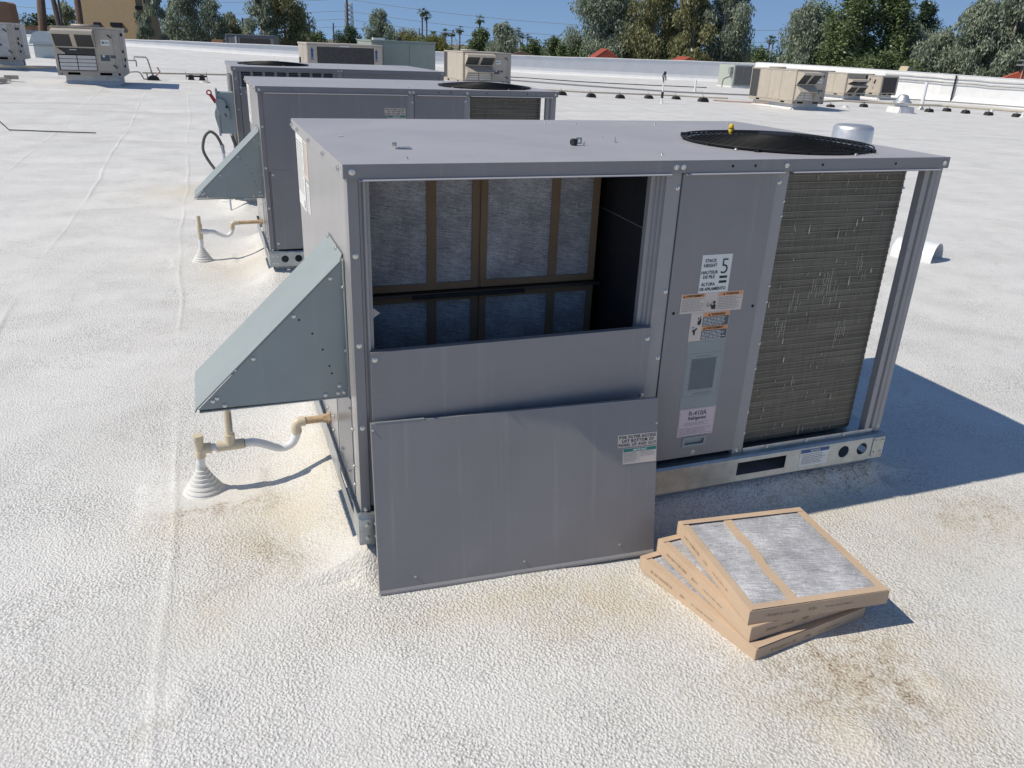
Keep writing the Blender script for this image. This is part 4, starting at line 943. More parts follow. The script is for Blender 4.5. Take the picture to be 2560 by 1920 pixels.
a = MB(); a.lathe([(.0105, 0), (.0105, .0015), (.005, .002), (.005, .008), (.0025, .009), (.002, .020)], (0, 0, 0), STEEL, 8)
o = a.build('loose_screw', loc=(1.056, .46, ZR)); tag(o, 'loose screw standing on its head on the top of the open unit', 'screw')
a = MB(); a.prism([(0, 0), (.018, .002), (.022, .010), (.004, .012)], 'z', 0, .001, WHITEST); o = a.build('paper_scrap', loc=(.077, .646, ZR+.001)); tag(o, 'tiny white scrap lying on the top of the open unit', 'scrap')
a = MB(); a.lathe([(.006, 0), (.009, .012), (.008, .022), (.011, .026), (.010, .034), (.004, .042)], (0, 0, 0), YEL, 10); b_ = MB(); b_.tube(arc([(.004, 0, .015), (.014, .002, .020), (.013, .004, .008)], 4), .004, YEL, 8)
loose('wire_connector', 'yellow wire connector stuck in the black fan guard', 'wire connector', [('cap', a), ('tail', b_)], (1.62, .555, ZR+.018))

# ---------------------------------------------------------------- beige units across the roof
def hood_upper(u, x0, x1, zt, zm, out, mat):
    h = MB(); pr = [(0, zt), (-out, zt-.05), (-out-.02, zt-.10), (-out, zt-.13), (-.03, zm), (0, zm)]
    h.prism(pr, 'x', x0, x0+.012, mat); h.prism(pr, 'x', x1-.012, x1, mat); h.prism([(0, zt), (-out-.005, zt-.05), (-out-.025, zt-.10), (-out-.005, zt-.135), (-out+.01, zt-.125), (-out+.0, zt-.06), (0, zt-.012)], 'x', x0-.004, x1+.004, mat)
    h.prism([(-.05, zm+.02), (-.05, zm-.01), (0, zm-.01), (0, zm+.02)], 'x', x0-.002, x1+.002, mat)
    hd = h.build('intake_hood', u)
    xm = (x0+x1)/2
    for a, b in ((x0+.013, xm-.05), (xm+.05, x1-.013)):
        m = MB(); m.prism([(-out+.02, zt-.13), (-.045, zm+.02), (-.035, zm+.03), (-out+.03, zt-.115)], 'x', a, b, SCREEN); m.build('mesh_filter', hd)
    m = MB(); m.prism([(-out+.012, zt-.135), (-.052, zm+.02), (-.035, zm+.035), (-out+.025, zt-.115)], 'x', xm-.049, xm+.049, mat); m.build('divider', hd)
def hood_lower(u, x0, x1, zt, zl, out, mat, grille=True):
    h = MB(); pr = [(0, zt), (-out, zt-(zt-zl)*.42), (-.05, zl), (0, zl)]
    h.prism(pr, 'x', x0, x0+.012, mat); h.prism(pr, 'x', x1-.012, x1, mat); h.prism([(0, zt), (-out-.005, zt-(zt-zl)*.42), (-out, zt-(zt-zl)*.42-.02), (0, zt-.02)], 'x', x0-.004, x1+.004, mat)
    hd = h.build('relief_hood', u)
    if grille:
        m = MB(); xm = (x0+x1)/2; n = 5; st = (zt-zl-.12)/n
        for i in range(n):
            for a, b in ((x0+.02, xm-.012), (xm+.012, x1-.02)):
                q = MB(); q.box((a, -.062, zl+i*st+.006), (b, -.045, zl+(i+1)*st-.006), GRILLE); q.build('grille_blade', hd)
        q = MB(); q.box((x0+.012, -.04, zl), (x1-.012, -.03, zt-.05), HOLE); q.build('grille_back', hd)
def handle(u, x, y, z, ang, face):
    m = MB(); 
    T = Matrix.Translation((x, y, z))@(Matrix.Rotation(R(-90), 4, 'Z') if face == 'x' else Matrix.Identity(4))@Matrix.Rotation(R(ang), 4, 'Y')
    m.box((-.012, -.035, -.015), (.012, 0, .015), BLACK, T); m.box((-.012, -.04, -.10), (.012, -.02, .0), BLACK, T); m.build('latch_handle', u)
def beige_unit(loc, W, Ln, H, label, rz=0, scoop=True, hx=(.02, .62), two=False, coil_side=True, hood=True, frontcoil=False, paint=None, right_detail=False, curb=.22, group='beige rooftop units'):
    p = paint or BEIGE
    u = empty('rooftop_unit', loc, label, 'air conditioner', group, rz)
    z1 = curb+.10; zt = H-.04
    m = MB(); m.box((.14, .14, -.35), (W-.14, Ln-.14, curb), CURBM); m.prism([(.04, -.02), (.14, .10), (.14, -.05)], 'y', .14, Ln-.14, CURBM); m.prism([(.04, -.02), (.14, .10), (.14, -.05)], 'x', .14, W-.14, CURBM); m.build('roof_curb', u)
    plate(0, W, curb, z1, [('r', .22, .50, curb+.02, curb+.08), ('r', W-.55, W-.27, curb+.02, curb+.08), ('c', .08, curb+.05, .03), ('c', W-.1, curb+.05, .03)], lambda a, b: (a, -.012, b), BEIGED).build('base_rail', u, solid=.006, fix=False)
    plate(0, Ln, curb, z1, [('r', .5, .75, curb+.02, curb+.08), ('r', Ln-.75, Ln-.5, curb+.02, curb+.08)], lambda a, b: (-.006, a, b), BEIGED).build('base_rail', u, solid=.006, fix=False)
    m = MB(); m.box((W, -.01, curb), (W+.006, Ln, z1), BEIGED); m.box((0, Ln, curb), (W, Ln+.006, z1), BEIGED); m.box((.0, .0, curb+.004), (W-.002, Ln-.002, curb+.012), HOLE); m.build('base_rail', u)
    m = MB(); m.box((0, 0, z1), (W, Ln, zt), p); m.build('cabinet', u)
    m = MB(); m.box((-.02, -.02, zt+.001), (W+.02, Ln+.02, H), p); m.build('top_panel', u, bevel=.006)
    m = MB(); m.lathe([(.33, H), (.35, H+.03), (.33, H+.06), (.30, H+.06)], (W*.42, Ln*.72, 0), BEIGED, 24); m.lathe([(.28, H), (.28, H+.05)], (W*.42, Ln*.72, 0), HOLE, 24); m.build('fan_shroud', u)
    # long side facing -x: panels, coil at the far end
    y = .02
    segs = [(.02, Ln*.30), (Ln*.30+.012, Ln*.56), (Ln*.56+.012, Ln*.80)]
    for a, b in segs:
        m = MB(); m.box((-.012, a, z1+.01), (-.0005, b, zt-.012), p); m.build('side_panel', u, bevel=.002)
    m = MB(); m.box((-.016, Ln*.45, z1+.012), (-.0125, Ln*.455, z1+.42), BEIGED); m.box((-.016, Ln*.455, z1+.012), (-.0125, Ln*.76, z1+.018), BEIGED); m.build('panel_seam', u)
    if coil_side:
        m = MB(); m.box((-.004, Ln*.81, z1+.03), (-.001, Ln-.03, zt-.02), COILFAR); m.build('condenser_coil', u)
        m = MB(); m.box((-.02, Ln-.028, z1), (-.001, Ln, zt), p); m.box((-.02, Ln*.80+.002, z1), (-.001, Ln*.81-.002, zt), p); m.build('coil_frame', u)
    for yy in (Ln*.15, Ln*.68):
        m = MB(); m.box((-.016, yy-.04, zt-.04), (-.0125, yy+.04, zt-.015), WHITEST); m.build('tag_plate', u)
    x0, x1 = hx[0]*W, hx[1]*W
    if hood:
        if not two:
            hood_upper(u, x0, x1, zt-.005, z1+(zt-z1)*.56, .40, p)
            if scoop: hood_lower(u, x0+.02, x1-.02, z1+(zt-z1)*.55, z1+.03, .33, p)
            else:
                xm = (x0+x1)/2; za = z1+(zt-z1)*.40; zb_ = z1+(zt-z1)*.555
                m = MB(); m.box((x0+.03, -.010, za), (x1-.02, -.001, zb_), COILFAR); m.box((x0+.02, -.004, z1+.02), (x1-.02, -.001, za-.002), HOLE); m.build('opening', u)
                m = MB(); m.prism([(x0-.02, za), (x0+.02, zb_), (x0+.20, za+.03), (x0+.20, za)], 'y', -.05, -.011, p); m.box((xm+.02, -.05, za+.10), (xm-.14, -.04, za+.115), WHITEST); m.build('bracket', u)
                for i in range(4):
                    for a, b in ((x0+.05, xm-.01), (xm+.01, x1-.03)):
                        st = (za-z1-.05)/4; q = MB(); q.box((a, -.03, z1+.03+i*st+.006), (b, -.005, z1+.03+(i+1)*st-.006), GRILLE); q.build('grille_blade', u)
        else:
            m = MB(); m.box((x0, -.012, zt-.20), (W-.04, -.001, zt-.02), BEIGED); m.build('louvred_strip', u)
            hood_upper(u, x0, x1, zt-.20, z1+(zt-z1)*.52, .36, p); hood_upper(u, x0, x1, z1+(zt-z1)*.50, z1+.04, .33, p)
        if two: x1 = W*.5
        m = MB(); m.box((x1+.02, -.010, z1+.01), (W-.16, -.0005, zt-.012), p); m.build('front_panel', u, bevel=.002)
        m = MB(); m.box((W-.15, -.012, z1+.01), (W-.005, -.0005, zt-.012), BEIGED); m.build('front_panel', u, bevel=.002)
        if two: return u
        handle(u, W-.25, -.011, zt-.14, -50, 'y'); handle(u, W-.20, -.011, z1+.16, -50, 'y')
        m = MB(); m.box((x1+.14, -.0125, z1+(zt-z1)*.62), (x1+.34, -.0105, z1+(zt-z1)*.76), WHITEST); m.lathe([(.028, 0), (.028, .0015)], (0, 0, 0), GREENST, 12, Matrix.Translation((x1+.19, -.0125, z1+(zt-z1)*.69))@Matrix.Rotation(R(90), 4, 'X')); m.box((x1+.225, -.0135, z1+(zt-z1)*.675), (x1+.32, -.0126, z1+(zt-z1)*.705), GREYINK); m.build('sticker', u)
        m = MB(); m.box((x1+.09, -.0125, z1+(zt-z1)*.26), (x1+.30, -.0105, z1+(zt-z1)*.40), SLATEST); m.box((x1+.32, -.0125, z1+(zt-z1)*.33), (x1+.44, -.0105, z1+(zt-z1)*.40), SLATEST); m.box((x1+.14, -.0135, z1+(zt-z1)*.35), (x1+.19, -.0126, z1+(zt-z1)*.40), WHITEST); m.build('rating_plate', u)
    if frontcoil:
        m = MB(); m.box((.10, -.004, z1+.03), (W-.10, -.001, zt-.03), COILFAR); m.build('condenser_coil', u)
        m = MB(); m.box((0, -.03, z1), (.095, -.001, zt), p); m.box((W-.095, -.03, z1), (W, -.001, zt), p); m.box((.096, -.03, zt-.028), (W-.096, -.001, zt), p); m.box((.096, -.03, z1), (W-.096, -.001, z1+.028), p); m.build('coil_frame', u)
        
    if right_detail:
        for yy in (.15, .45, .9):
            m = MB(); m.box((W+.001, yy, z1+.01), (W+.010, yy+.28, zt-.012), BEIGED); m.build('side_panel', u)
        for yy, zz in ((.3, zt-.15), (.6, zt-.15), (.3, zt-.55), (.35, z1+.45), (.4, z1+.1), (.7, z1+.25)):
            m = MB(); m.box((W+.010, yy, zz), (W+.05, yy+.03, zz+.07), BLACK); m.build('latch_handle', u)
    return u
def at(x, y): return (x, y, gz(x, y))
BU = beige_unit(at(-3.66, 21.7), 1.50, 2.0, 1.36, 'beige rooftop unit with dark screened hood at the far left', right_detail=True, scoop=False)
beige_unit(at(-7.42, 26.6), 2.1, 2.0, 1.23, 'weathered pale unit cut off by the left edge of the picture', right_detail=True, paint=pm('pale_grey_paint', (.50, .50, .48), .6, var=.15, scale=6))
beige_unit(at(8.95, 28.3), 1.90, 2.6, 1.33, 'beige rooftop unit with screened hood in the middle distance', hx=(.03, .60))
beige_unit(at(21.84, 25.4), 1.52, 2.9, 1.49, 'largest beige rooftop unit of the right hand cluster, single hood', hx=(.02, .62))
beige_unit(at(30.5, 32.3), 1.34, 2.9, 1.29, 'beige rooftop unit with two stacked hoods behind the large beige unit', hx=(.06, .86), two=True)
b3 = beige_unit(at(34.4, 34.0), 1.15, 2.2, 1.20, 'beige rooftop unit with exposed dark coil nearest the sunlit parapet', hood=False, coil_side=False, frontcoil=True)
for yy, zz in ((.4, .9), (.5, .55), (.8, .95), (.95, .55), (.45, .8)):
    m = MB(); m.box((-.06, yy, zz), (-.012, yy+.06, zz+.10), BLACK if zz > .7 else BEIGED); m.build('latch_handle', b3)
# condenser beside the largest beige unit
cd = empty('condenser_unit', at(29.9, 41.2), 'pale grey twin screened condenser beyond the large beige unit', 'air conditioner')
m = MB(); m.box((0, 0, .08), (1.35, 1.6, 1.28), pm('pale_sage_paint', (.40, .43, .38), .5)); m.box((-.05, -.05, -.3), (1.4, 1.65, .08), CURBM); m.build('cabinet', cd)
for k in range(2):
    m = MB(); m.box((.09+k*.60, -.02, .16), (.65+k*.60, -.001, 1.20), SCREEN if False else pm('grey_coil_screen', (.16, .16, .15), .7, var=.15)); m.build('coil_screen', cd)
m = MB(); m.box((-.20, .1, .75), (-.001, .35, 1.15), PIPEG); m.build('switch_box', cd)
tubepart('flexible_conduit', cd, arc([(-.10, .2, .75), (-.25, .1, .6), (-.65, .05, .45), (-.7, .05, .0)], 5), .03, CONDUIT, 8)
# centre condensers
cc = empty('condenser_unit', at(2.53, 22.0), 'beige condenser with blue arrow stickers and big dark coil, middle distance', 'air conditioner')
Wc, Hc = 2.08, 1.36
m = MB(); m.box((0, 0, .2), (Wc, 2.2, Hc-.05), BEIGE); m.box((.1, .1, -.3), (Wc-.1, 2.1, .19), CURBM); m.build('cabinet', cc)
m = MB(); m.box((-.02, -.03, Hc-.049), (Wc+.02, 2.22, Hc), BEIGE); m.build('top_panel', cc, bevel=.008)
m = MB(); m.box((.26, -.02, .24), (Wc-.24, -.001, Hc-.09), COILFAR); m.build('condenser_coil', cc)
m = MB(); m.box((.0, -.035, .2), (.255, -.001, Hc-.052), BEIGE); m.box((Wc-.235, -.035, .2), (Wc, -.001, Hc-.052), BEIGE); m.box((.256, -.03, Hc-.089), (Wc-.236, -.001, Hc-.052), BEIGE); m.build('front_panel', cc)
for x in (.12, Wc-.17):
    m = MB(); m.prism([(x-.05, 1.16), (x+.05, 1.16), (x, 1.25)], 'y', -.037, -.0352, BLUEST); m.box((x-.03, -.037, .98), (x+.03, -.0352, 1.159), BLUEST); m.box((x-.04, -.037, .93), (x+.04, -.0352, .96), BLUEST); m.build('sticker', cc)
m = MB(); m.box((-.03, .5, .5), (-.001, .62, .62), BLACK); m.box((-.025, .54, .2), (-.001, .58, .5), BLACK); m.box((-.05, 1.6, .75), (-.001, 1.72, .95), BLACK); m.build('latch_handle', cc)
for yy in (.03, .95):
    m = MB(); m.box((-.012, yy, .22), (-.0005, yy+.88, Hc-.06), BEIGED); m.build('side_panel', cc)
m = MB(); m.box((.9, -.036, Hc-.085), (1.15, -.0305, Hc-.055), WHITEST); m.build('tag_plate', cc)
gc = empty('condenser_unit', at(4.55, 23.2), 'sage green condenser housing standing behind the beige condenser', 'air conditioner')
m = MB(); m.box((0, 0, .1), (1.95, 2.4, 1.50), SAGE); m.box((.1, .1, -.3), (1.85, 2.3, .09), CURBM); m.build('cabinet', gc)
for a, b in ((.03, .32), (.345, 1.13), (1.15, 1.92)):
    m = MB(); m.box((a, -.014, .12), (b, -.0005, 1.47), SAGE); m.build('front_panel', gc, bevel=.003)
m = MB(); m.box((-.02, -.02, 1.501), (1.97, 2.42, 1.54), SAGE); m.build('top_panel', gc)
m = MB(); m.box((.05, -.01, 1.541), (.40, .2, 1.60), WHITEST); m.lathe([(.09, 1.541), (.09, 1.61), (.03, 1.65)], (.9, .3, 0), BLACK, 10); m.build('top_fitting', gc)
m = MB(); m.prism([(1.951, .6), (2.12, .48), (1.951, .42)], 'y', .3, .7, SAGE); m.build('drip_hood', gc)

# duct, mushroom exhaust, vents, masts
du = empty('duct_hood', at(-6.35, 35.3), 'pale blue grey gooseneck duct on the roof behind the left beige unit', 'duct')
DUCTM = pm('pale_duct_metal', (.48, .54, .55), .45, metal=.2, var=.05)
prof = [(0, .0), (0, .62), (.10, .86), (.24, .98), (.42, 1.0), (.62, .94), (.78, .80), (.84, .62)]
m = MB(); m.prism([(.12, -.2), (.88, -.2), (.88, .5), (.12, .5)], 'y', 0, .7, DUCTM); m.build('duct', du)
m = MB(); m.prism([(.02, .5), (.02, .58), (.16, .86), (.34, .93), (.66, .93), (.84, .86), (.98, .58), (.98, .5)], 'y', -.05, .75, DUCTM); m.box((-.02, -.07, .47), (1.02, .77, .51), DUCTM); m.build('hood_cap', du)
m = MB(); m.box((-.04, -.12, .40), (1.04, -.06, .43), PIPEG); m.build('brace', du)
ex = empty('exhaust_fan', at(27.0, 25.0), 'spun aluminium mushroom exhaust fan on a white curb', 'exhaust fan')
m = MB(); m.prism([(-.12, -.1), (.0, .28), (1.15, .28), (1.27, -.1)], 'y', .1, 1.15, CURBM); m.prism([(.0, -.1), (.1, .28), (1.15, .28), (1.25, -.1)], 'x', .02, 1.13, CURBM); m.build('roof_curb', ex)
m = MB(); m.lathe([(.40, .28), (.40, .46)], (.58, .6, 0), ALU, 24); m.build('neck', ex, smooth=True)
ex.scale = (.66, .66, .85); ex.location.x += .12
m = MB(); m.lathe([(.55, .44), (.58, .47), (.50, .54), (.42, .58), (.36, .68), (.30, .78), (.22, .83), (.08, .85), (.0, .85)], (.58, .6, 0), ALU, 32); m.build('dome', ex, smooth=True)
cap = empty('round_vent', (8.05, 6.85, 0), 'round galvanised vent cap standing on the roof behind the open unit', 'vent')
m = MB(); m.lathe([(.19, -.02), (.19, .60)], (0, 0, 0), GALV, 24); m.build('pipe', cap, smooth=True)
m = MB(); m.lathe([(.285, .555), (.272, .56), (.268, .78), (.255, .815), (.22, .835), (.0, .84)], (0, 0, 0), ALU, 32); m.build('cap', cap, smooth=True)
hp = empty('half_pipe_vent', (5.72, 3.22, 0), 'white half round vent cap lying low on the roof right of the open unit', 'vent', rz=R(26))
m = MB(); N = 14; ri, ro, ln = .155, .161, .36
vs = []
for r_ in (ri, ro):
    for k in range(N+1):
        t = math.pi*k/N; vs += [(r_*math.cos(t), -ln/2, r_*math.sin(t)*1.02), (r_*math.cos(t), ln/2, r_*math.sin(t)*1.02)]
fs = []; o_ = 2*(N+1)
for k in range(N): fs += [(2*k, 2*k+1, 2*k+3, 2*k+2), (o_+2*k, o_+2*k+2, o_+2*k+3, o_+2*k+1), (2*k, 2*k+2, o_+2*k+2, o_+2*k), (2*k+1, o_+2*k+1, o_+2*k+3, 2*k+3)]
m.add(vs, fs, PVCW); m.build('cover', hp, smooth=True)
m = MB(); m.lathe([(.15, -.02), (.10, .10), (.09, .11)], (0, .02, 0), PVCW, 20); m.build('outlet', hp, smooth=True)
ms = empty('pipe_mast', at(16.1, 25.8), 'thin pipe mast with dark weatherhead rising from the roof', 'mast')
m = MB(); m.tube([(0, 0, -.05), (0, 0, .30), (0, 0, .95)], [.04, .03, .025], PVCW, 10); m.build('pole', ms)
m = MB(); m.tube([(0, 0, .20), (0, 0, .42)], .05, BLACK, 10); m.build('coupling', ms)
m = MB(); m.tube(arc([(0, 0, .72), (-.03, 0, .86), (-.06, 0, .98), (0, 0, 1.10), (.02, 0, .98), (.07, 0, .95), (.08, 0, .82)], 5), .022, BLACK, 8); m.box((-.02, -.03, 1.02), (.06, .03, 1.14), BLACK); m.build('weatherhead', ms)
m = MB(); m.lathe([(.12, -.06), (.05, .05), (.03, .07)], (0, 0, 0), FOAMP, 12); m.build('flashing', ms)
for x, y, h, r_, lb in ((24.0, 36.0, .55, .05, 'short white vent pipe beyond the row of pipe supports'), (30.76, 27.45, 1.19, .075, 'tall white vent pipe right of the mushroom exhaust fan'), (25.9, 26.9, .12, .10, 'stubby white vent stub left of the mushroom exhaust fan'), (-.21, 24.8, .05, .09, 'low white roof bump in front of the black double pipe stand'), (33.0, 25.6, .22, .06, 'short white vent stub far right before the gas pipe'), (33.6, 24.5, .2, .07, 'white conical vent stub at the right edge')):
    v = empty('vent_pipe', at(x, y), lb, 'vent pipe', 'white vent pipes')
    m = MB(); m.tube([(0, 0, -.05), (0, 0, h)], r_, PVCW, 14); m.build('pipe', v, smooth=True)
    m = MB(); m.lathe([(r_*2.2, -.05), (r_*1.5, .05), (r_*1.05, .12 if h > .2 else .05)], (0, 0, 0), FOAMP, 14); m.build('flashing', v, smooth=True)
# cable raceways and black downpipe on the sunlit parapet
def on_wall(t, z, off=.06):
    P, T = pb, tb; f = t*(len(P)-1); i = min(int(f), len(P)-2); k = f-i
    a = Vector(P[i]); b = Vector(P[i+1]); q = a+(b-a)*k; d = (b-a).normalized(); nr = Vector((d.y, -d.x)); q = q+nr*off
    return (q.x, q.y, z)
for k, dz in enumerate((.20, .38, .50)):
    m = MB(); m.tube([on_wall(t/24, tb[min(int(t/24*(len(tb)-1)), len(tb)-1)]-dz) for t in np.linspace(4.0, 9.5, 24)], .022, PIPEG, 6); o = m.build('conduit_line', smooth=True); tag(o, ('upper', 'middle', 'lower')[k]+' of three grey conduits along the sunlit parapet', 'conduit', 'conduits on the parapet')
m = MB(); bx = on_wall(.225, 0, .10); m.tube([(bx[0], bx[1], 1.0), (bx[0], bx[1], gz(bx[0], bx[1])-.05)], .045, BLACK, 8); o = m.build('black_pipe'); tag(o, 'black vertical pipe running down the sunlit parapet', 'pipe')

# ---------------------------------------------------------------- pipes on supports across the roof
def rpipe(name, label, pts, r_, mat, n=8, dz=.14, sub=4):
    P = []
    for i in range(len(pts)-1):
        a = Vector(pts[i]); b = Vector(pts[i+1])
        for k in range(sub): P.append(a+(b-a)*k/sub)
    P.append(Vector(pts[-1]))
    m = MB(); m.tube([(p.x, p.y, gz(p.x, p.y)+dz) for p in P], r_, mat, n); o = m.build(name, smooth=True); tag(o, label, 'pipe', 'pipes lying on the roof'); return o
rpipe('gas_pipe', 'tan gas pipe running along the black supports towards the right', [(11.2, 28.6), (14.0, 28.2), (18.6, 29.2), (21.2, 28.9)], .03, PIPEY)
rpipe('gas_pipe', 'tan gas pipe crossing the roof in front of the right hand units', [(24.3, 27.3), (27.2, 28.6), (29.9, 27.4), (31.8, 27.3), (33.6, 25.4), (36, 22)], .045, PIPEY, dz=.2)
rpipe('conduit_pipe', 'dark grey pipe across the roof beyond the row of supports', [(11.5, 34.5), (16, 32.3), (20, 31.2), (24, 30.6)], .035, PIPEG, dz=.2)
rpipe('conduit_pipe', 'grey pipe at the foot of the sunlit parapet', [(31, 30.5), (34, 28.6), (36.5, 25.5), (39, 21)], .03, PIPEG, dz=.3)
rpipe('black_cable', 'thin black cable lying along the foot of the far parapet', [(13.5, 41.5), (16.5, 41.8), (19.5, 41), (23, 40), (27, 39.5)], .022, BLACK, dz=.03)
rpipe('gas_pipe', 'thin gas pipe running from the left beige unit behind the grey units', [(-1.95, 25.6), (-.4, 26.4), (.6, 27.0), (2.6, 26.5)], .025, PIPEY, dz=.16)
rpipe('gas_pipe', 'brown pipe bundle on the roof left of the left beige unit', [(-9, 25.4), (-6, 25.9), (-4.4, 26.8)], .04, PIPEY, dz=.12)
rpipe('gas_pipe', 'orange primed gas pipe at the foot of the large beige unit', [(19.6, 27.6), (20.6, 27.2), (21.8, 26.9)], .03, PIPEO, dz=.12)
g = empty('gas_riser', at(-1.75, 25.2), 'gas pipe riser with orange valve right of the left beige unit', 'gas pipe')
m = MB(); m.tube([(-.55, 0, .52), (-.30, 0, .52), (-.30, 0, .52), (-.30, 0, .36)], .018, PIPEG, 8); m.tube([(-.34, 0, .52), (-.34, 0, .62), (-.02, 0, .62), (.02, 0, .55), (.12, 0, .04)], .02, PIPEG, 8); m.build('pipe', g)
m = MB(); m.tube([(.12, 0, .05), (.30, .3, .22), (.24, .3, .34)], .025, PIPEO, 8); m.build('valve', g)
m = MB(); m.tube(arc([(-.5, 0, .20), (-.25, 0, .2), (-.15, 0, .02), (-.05, 0, .04), (-.06, 0, .18)], 4), .02, PIPEG, 8); m.build('drain_loop', g)
def make_support(x, y, label, s=1.0):
    t = empty('pipe_support', at(x, y), label, 'pipe support', 'black pipe supports on the roof')
    m = MB(); m.prism([(-.20*s, -.02), (-.15*s, .10*s), (-.07*s, .15*s), (.07*s, .15*s), (.15*s, .10*s), (.20*s, -.02)], 'y', -.12, .12, RUBBER); m.build('rubber_block', t)
    m = MB(); m.box((-.03, -.02, .15*s), (.03, .02, .19*s), GALV); m.tube([(-.02, 0, .18*s), (-.06, 0, .27*s)], .012, PIPEG, 6); m.build('strut', t)
    return t
row = [(12.86, 27.9), (14.03, 27.7), (15.4, 27.88), (17.04, 28.48), (18.61, 28.91)]
ordn = ['first', 'second', 'third', 'fourth', 'fifth', 'sixth', 'seventh']
for i, (x, y) in enumerate(row): make_support(x, y, '%s black pipe support from the left in the row across the mid roof' % ordn[i], .9)
make_support(19.5, 28.2, 'black pipe support just left of the large beige unit', 1.15)
row = [(25.22, 27.06), (28.0, 28.1), (29.97, 26.22), (31.75, 26.9), (31.9, 26.0), (32.47, 25.29), (33.44, 24.68)]
for i, (x, y) in enumerate(row): make_support(x, y, '%s black pipe support from the left along the right hand gas pipe' % ordn[i], .85)
s2 = empty('pipe_support', at(-.43, 25.9), 'black double pipe stand on the roof right of the left beige unit', 'pipe support', 'black pipe supports on the roof')
m = MB()
for x in (-.16, .16): m.prism([(x-.10, 0), (x-.06, .16), (x+.06, .16), (x+.10, 0)], 'y', -.08, .08, RUBBER); m.box((x*1.9-.012, -.012, .0), (x*1.9+.012, .012, .24), GALV)
m.box((-.30, -.03, .10), (.30, .03, .15), RUBBER); m.build('rubber_block', s2)
s3 = make_support(-1.63, 25.0, 'black pipe block at the foot of the gas riser', .9)
s4 = make_support(-5.9, 27.9, 'black pump box with thin pipes left of the left beige unit', 1.3)
m = MB(); m.tube([(.45, 0, 1.15), (.50, 0, .05), (.2, 0, .05)], .022, PIPEG, 6); m.tube([(.45, 0, 1.15), (-.35, 0, 1.12)], .018, PIPEG, 6); m.build('thin_pipe', s4)
# pile of timber and pipe offcuts at the left edge
tp = empty('timber_offcuts', at(-5.2, 21.3), 'heap of pale timber blocks and pipes at the left edge of the roof', 'timber')
for k, (x, y, lx, ly, a_) in enumerate(((0, 0, .9, .09, .2), (-.5, .3, 1.0, .10, -.1), (.3, -.2, .35, .12, .9), (-.7, -.1, .5, .1, 1.2), (-.2, .5, 1.3, .07, .05), (.5, .35, .3, .12, .1))):
    m = MB(); m.box((-lx/2, -ly/2, 0), (lx/2, ly/2, .09), (PIPEY, CURBM, BEIGED)[k % 3], Matrix.Translation((x, y, .02+.05*(k % 2)))@Matrix.Rotation(a_, 4, 'Z')); m.build('timber_block', tp)
# low stub with a long thin antenna lying on the roof, left
an = empty('roof_wire', at(-2.75, 13.1), 'thin dark rod lying across the white roof at the left', 'rod')
m = MB(); m.tube([(-.75, .28, .16), (-.62, .22, .02), (0, .06, .012), (.7, -.16, .012)], .009, BLACK, 6); m.build('rod', an)

# ---------------------------------------------------------------- buildings beyond the roof
tw = empty('stucco_tower', (0, 0, 0), 'tan stucco tower with sloping walls beyond the parapet on the left', 'tower')
m = MB()
b0 = [(-11.55, 94.6), (-5.45, 92.3), (-3.4, 97.8), (-9.5, 100.1)]; t0 = [(-10.85, 95.9), (-5.75, 93.98), (-4.3, 97.3), (-9.5, 99.2)]
m.add([(x, y, -6) for x, y in [(-11.9, 94.0), (-5.2, 91.5), (-3.0, 98.0), (-9.7, 100.5)]]+[(x, y, 9) for x, y in t0], [(0, 3, 2, 1), (4, 5, 6, 7), (0, 1, 5, 4), (1, 2, 6, 5), (2, 3, 7, 6), (3, 0, 4, 7)], STUCCO); m.build('wall', tw)
wd = Vector((6.0, -2.25, 0)).normalized(); ang = math.atan2(wd.y, wd.x)
for xx, yy, zz, w, h in ((-9.42, 94.25, 1.98, .62, .34), (-7.62, 93.55, 2.0, 1.1, .38)):
    Tw = Matrix.Translation((xx, yy, zz))@Matrix.Rotation(ang, 4, 'Z'); q = MB(); q.box((-w/2, -.16, -h/2), (w/2, .3, h/2), WINDK, Tw); q.build('window', tw)
m = MB(); m.box((-.3, -.25, -.15), (.35, .2, .2), BLACK, Matrix.Translation((-5.35, 93.2, 3.6))); m.build('floodlight', tw)
m = MB(); m.box((-15.6, 84.9, -6), (-12.2, 86.5, 1.62), TERRA); m.box((-17.5, 83.2, -6), (-15.61, 86, 1.85), TERRA); o = m.build('terracotta_wall'); tag(o, 'low terracotta wall beyond the parapet left of the tower', 'wall')
m = MB(); m.box((-15.4, 84.0, -6), (-11.3, 84.88, 1.22), PARA); o = m.build('white_wall'); tag(o, 'low white wall in front of the terracotta wall', 'wall')
m = MB(); m.prism([(-17.5, -6), (-12.95, -6), (-13.35, 3.1), (-13.5, 3.2), (-17.5, 3.2)], 'y', 73.3, 76.3, TERRA); o = m.build('terracotta_building'); tag(o, 'terracotta building corner at the top left edge', 'building')
gm = empty('condenser_unit', (2.45, 83.6, -.2), 'dark grey twin coil condenser standing beyond the far parapet', 'air conditioner', rz=math.atan2(-1.5, 4.0))
m = MB(); m.box((0, 0, 0), (4.4, 1.8, 1.72), GREY); m.box((-.2, -.02, 0), (-.001, 1.5, 1.4), GREY); m.build('cabinet', gm)
for k in range(2): m = MB(); m.box((1.25+k*1.45, -.03, .3), (2.6+k*1.45, -.001, 1.48), COILFAR); m.build('condenser_coil', gm)
m = MB(); m.box((.8, -.04, .9), (.95, -.001, 1.6), WHITEST); m.box((-.1, -.04, 0), (.0, -.001, 1.75), PIPEG); m.box((-.1, -.05, 1.721), (4.45, 1.85, 1.78), PIPEG); m.build('trim', gm)
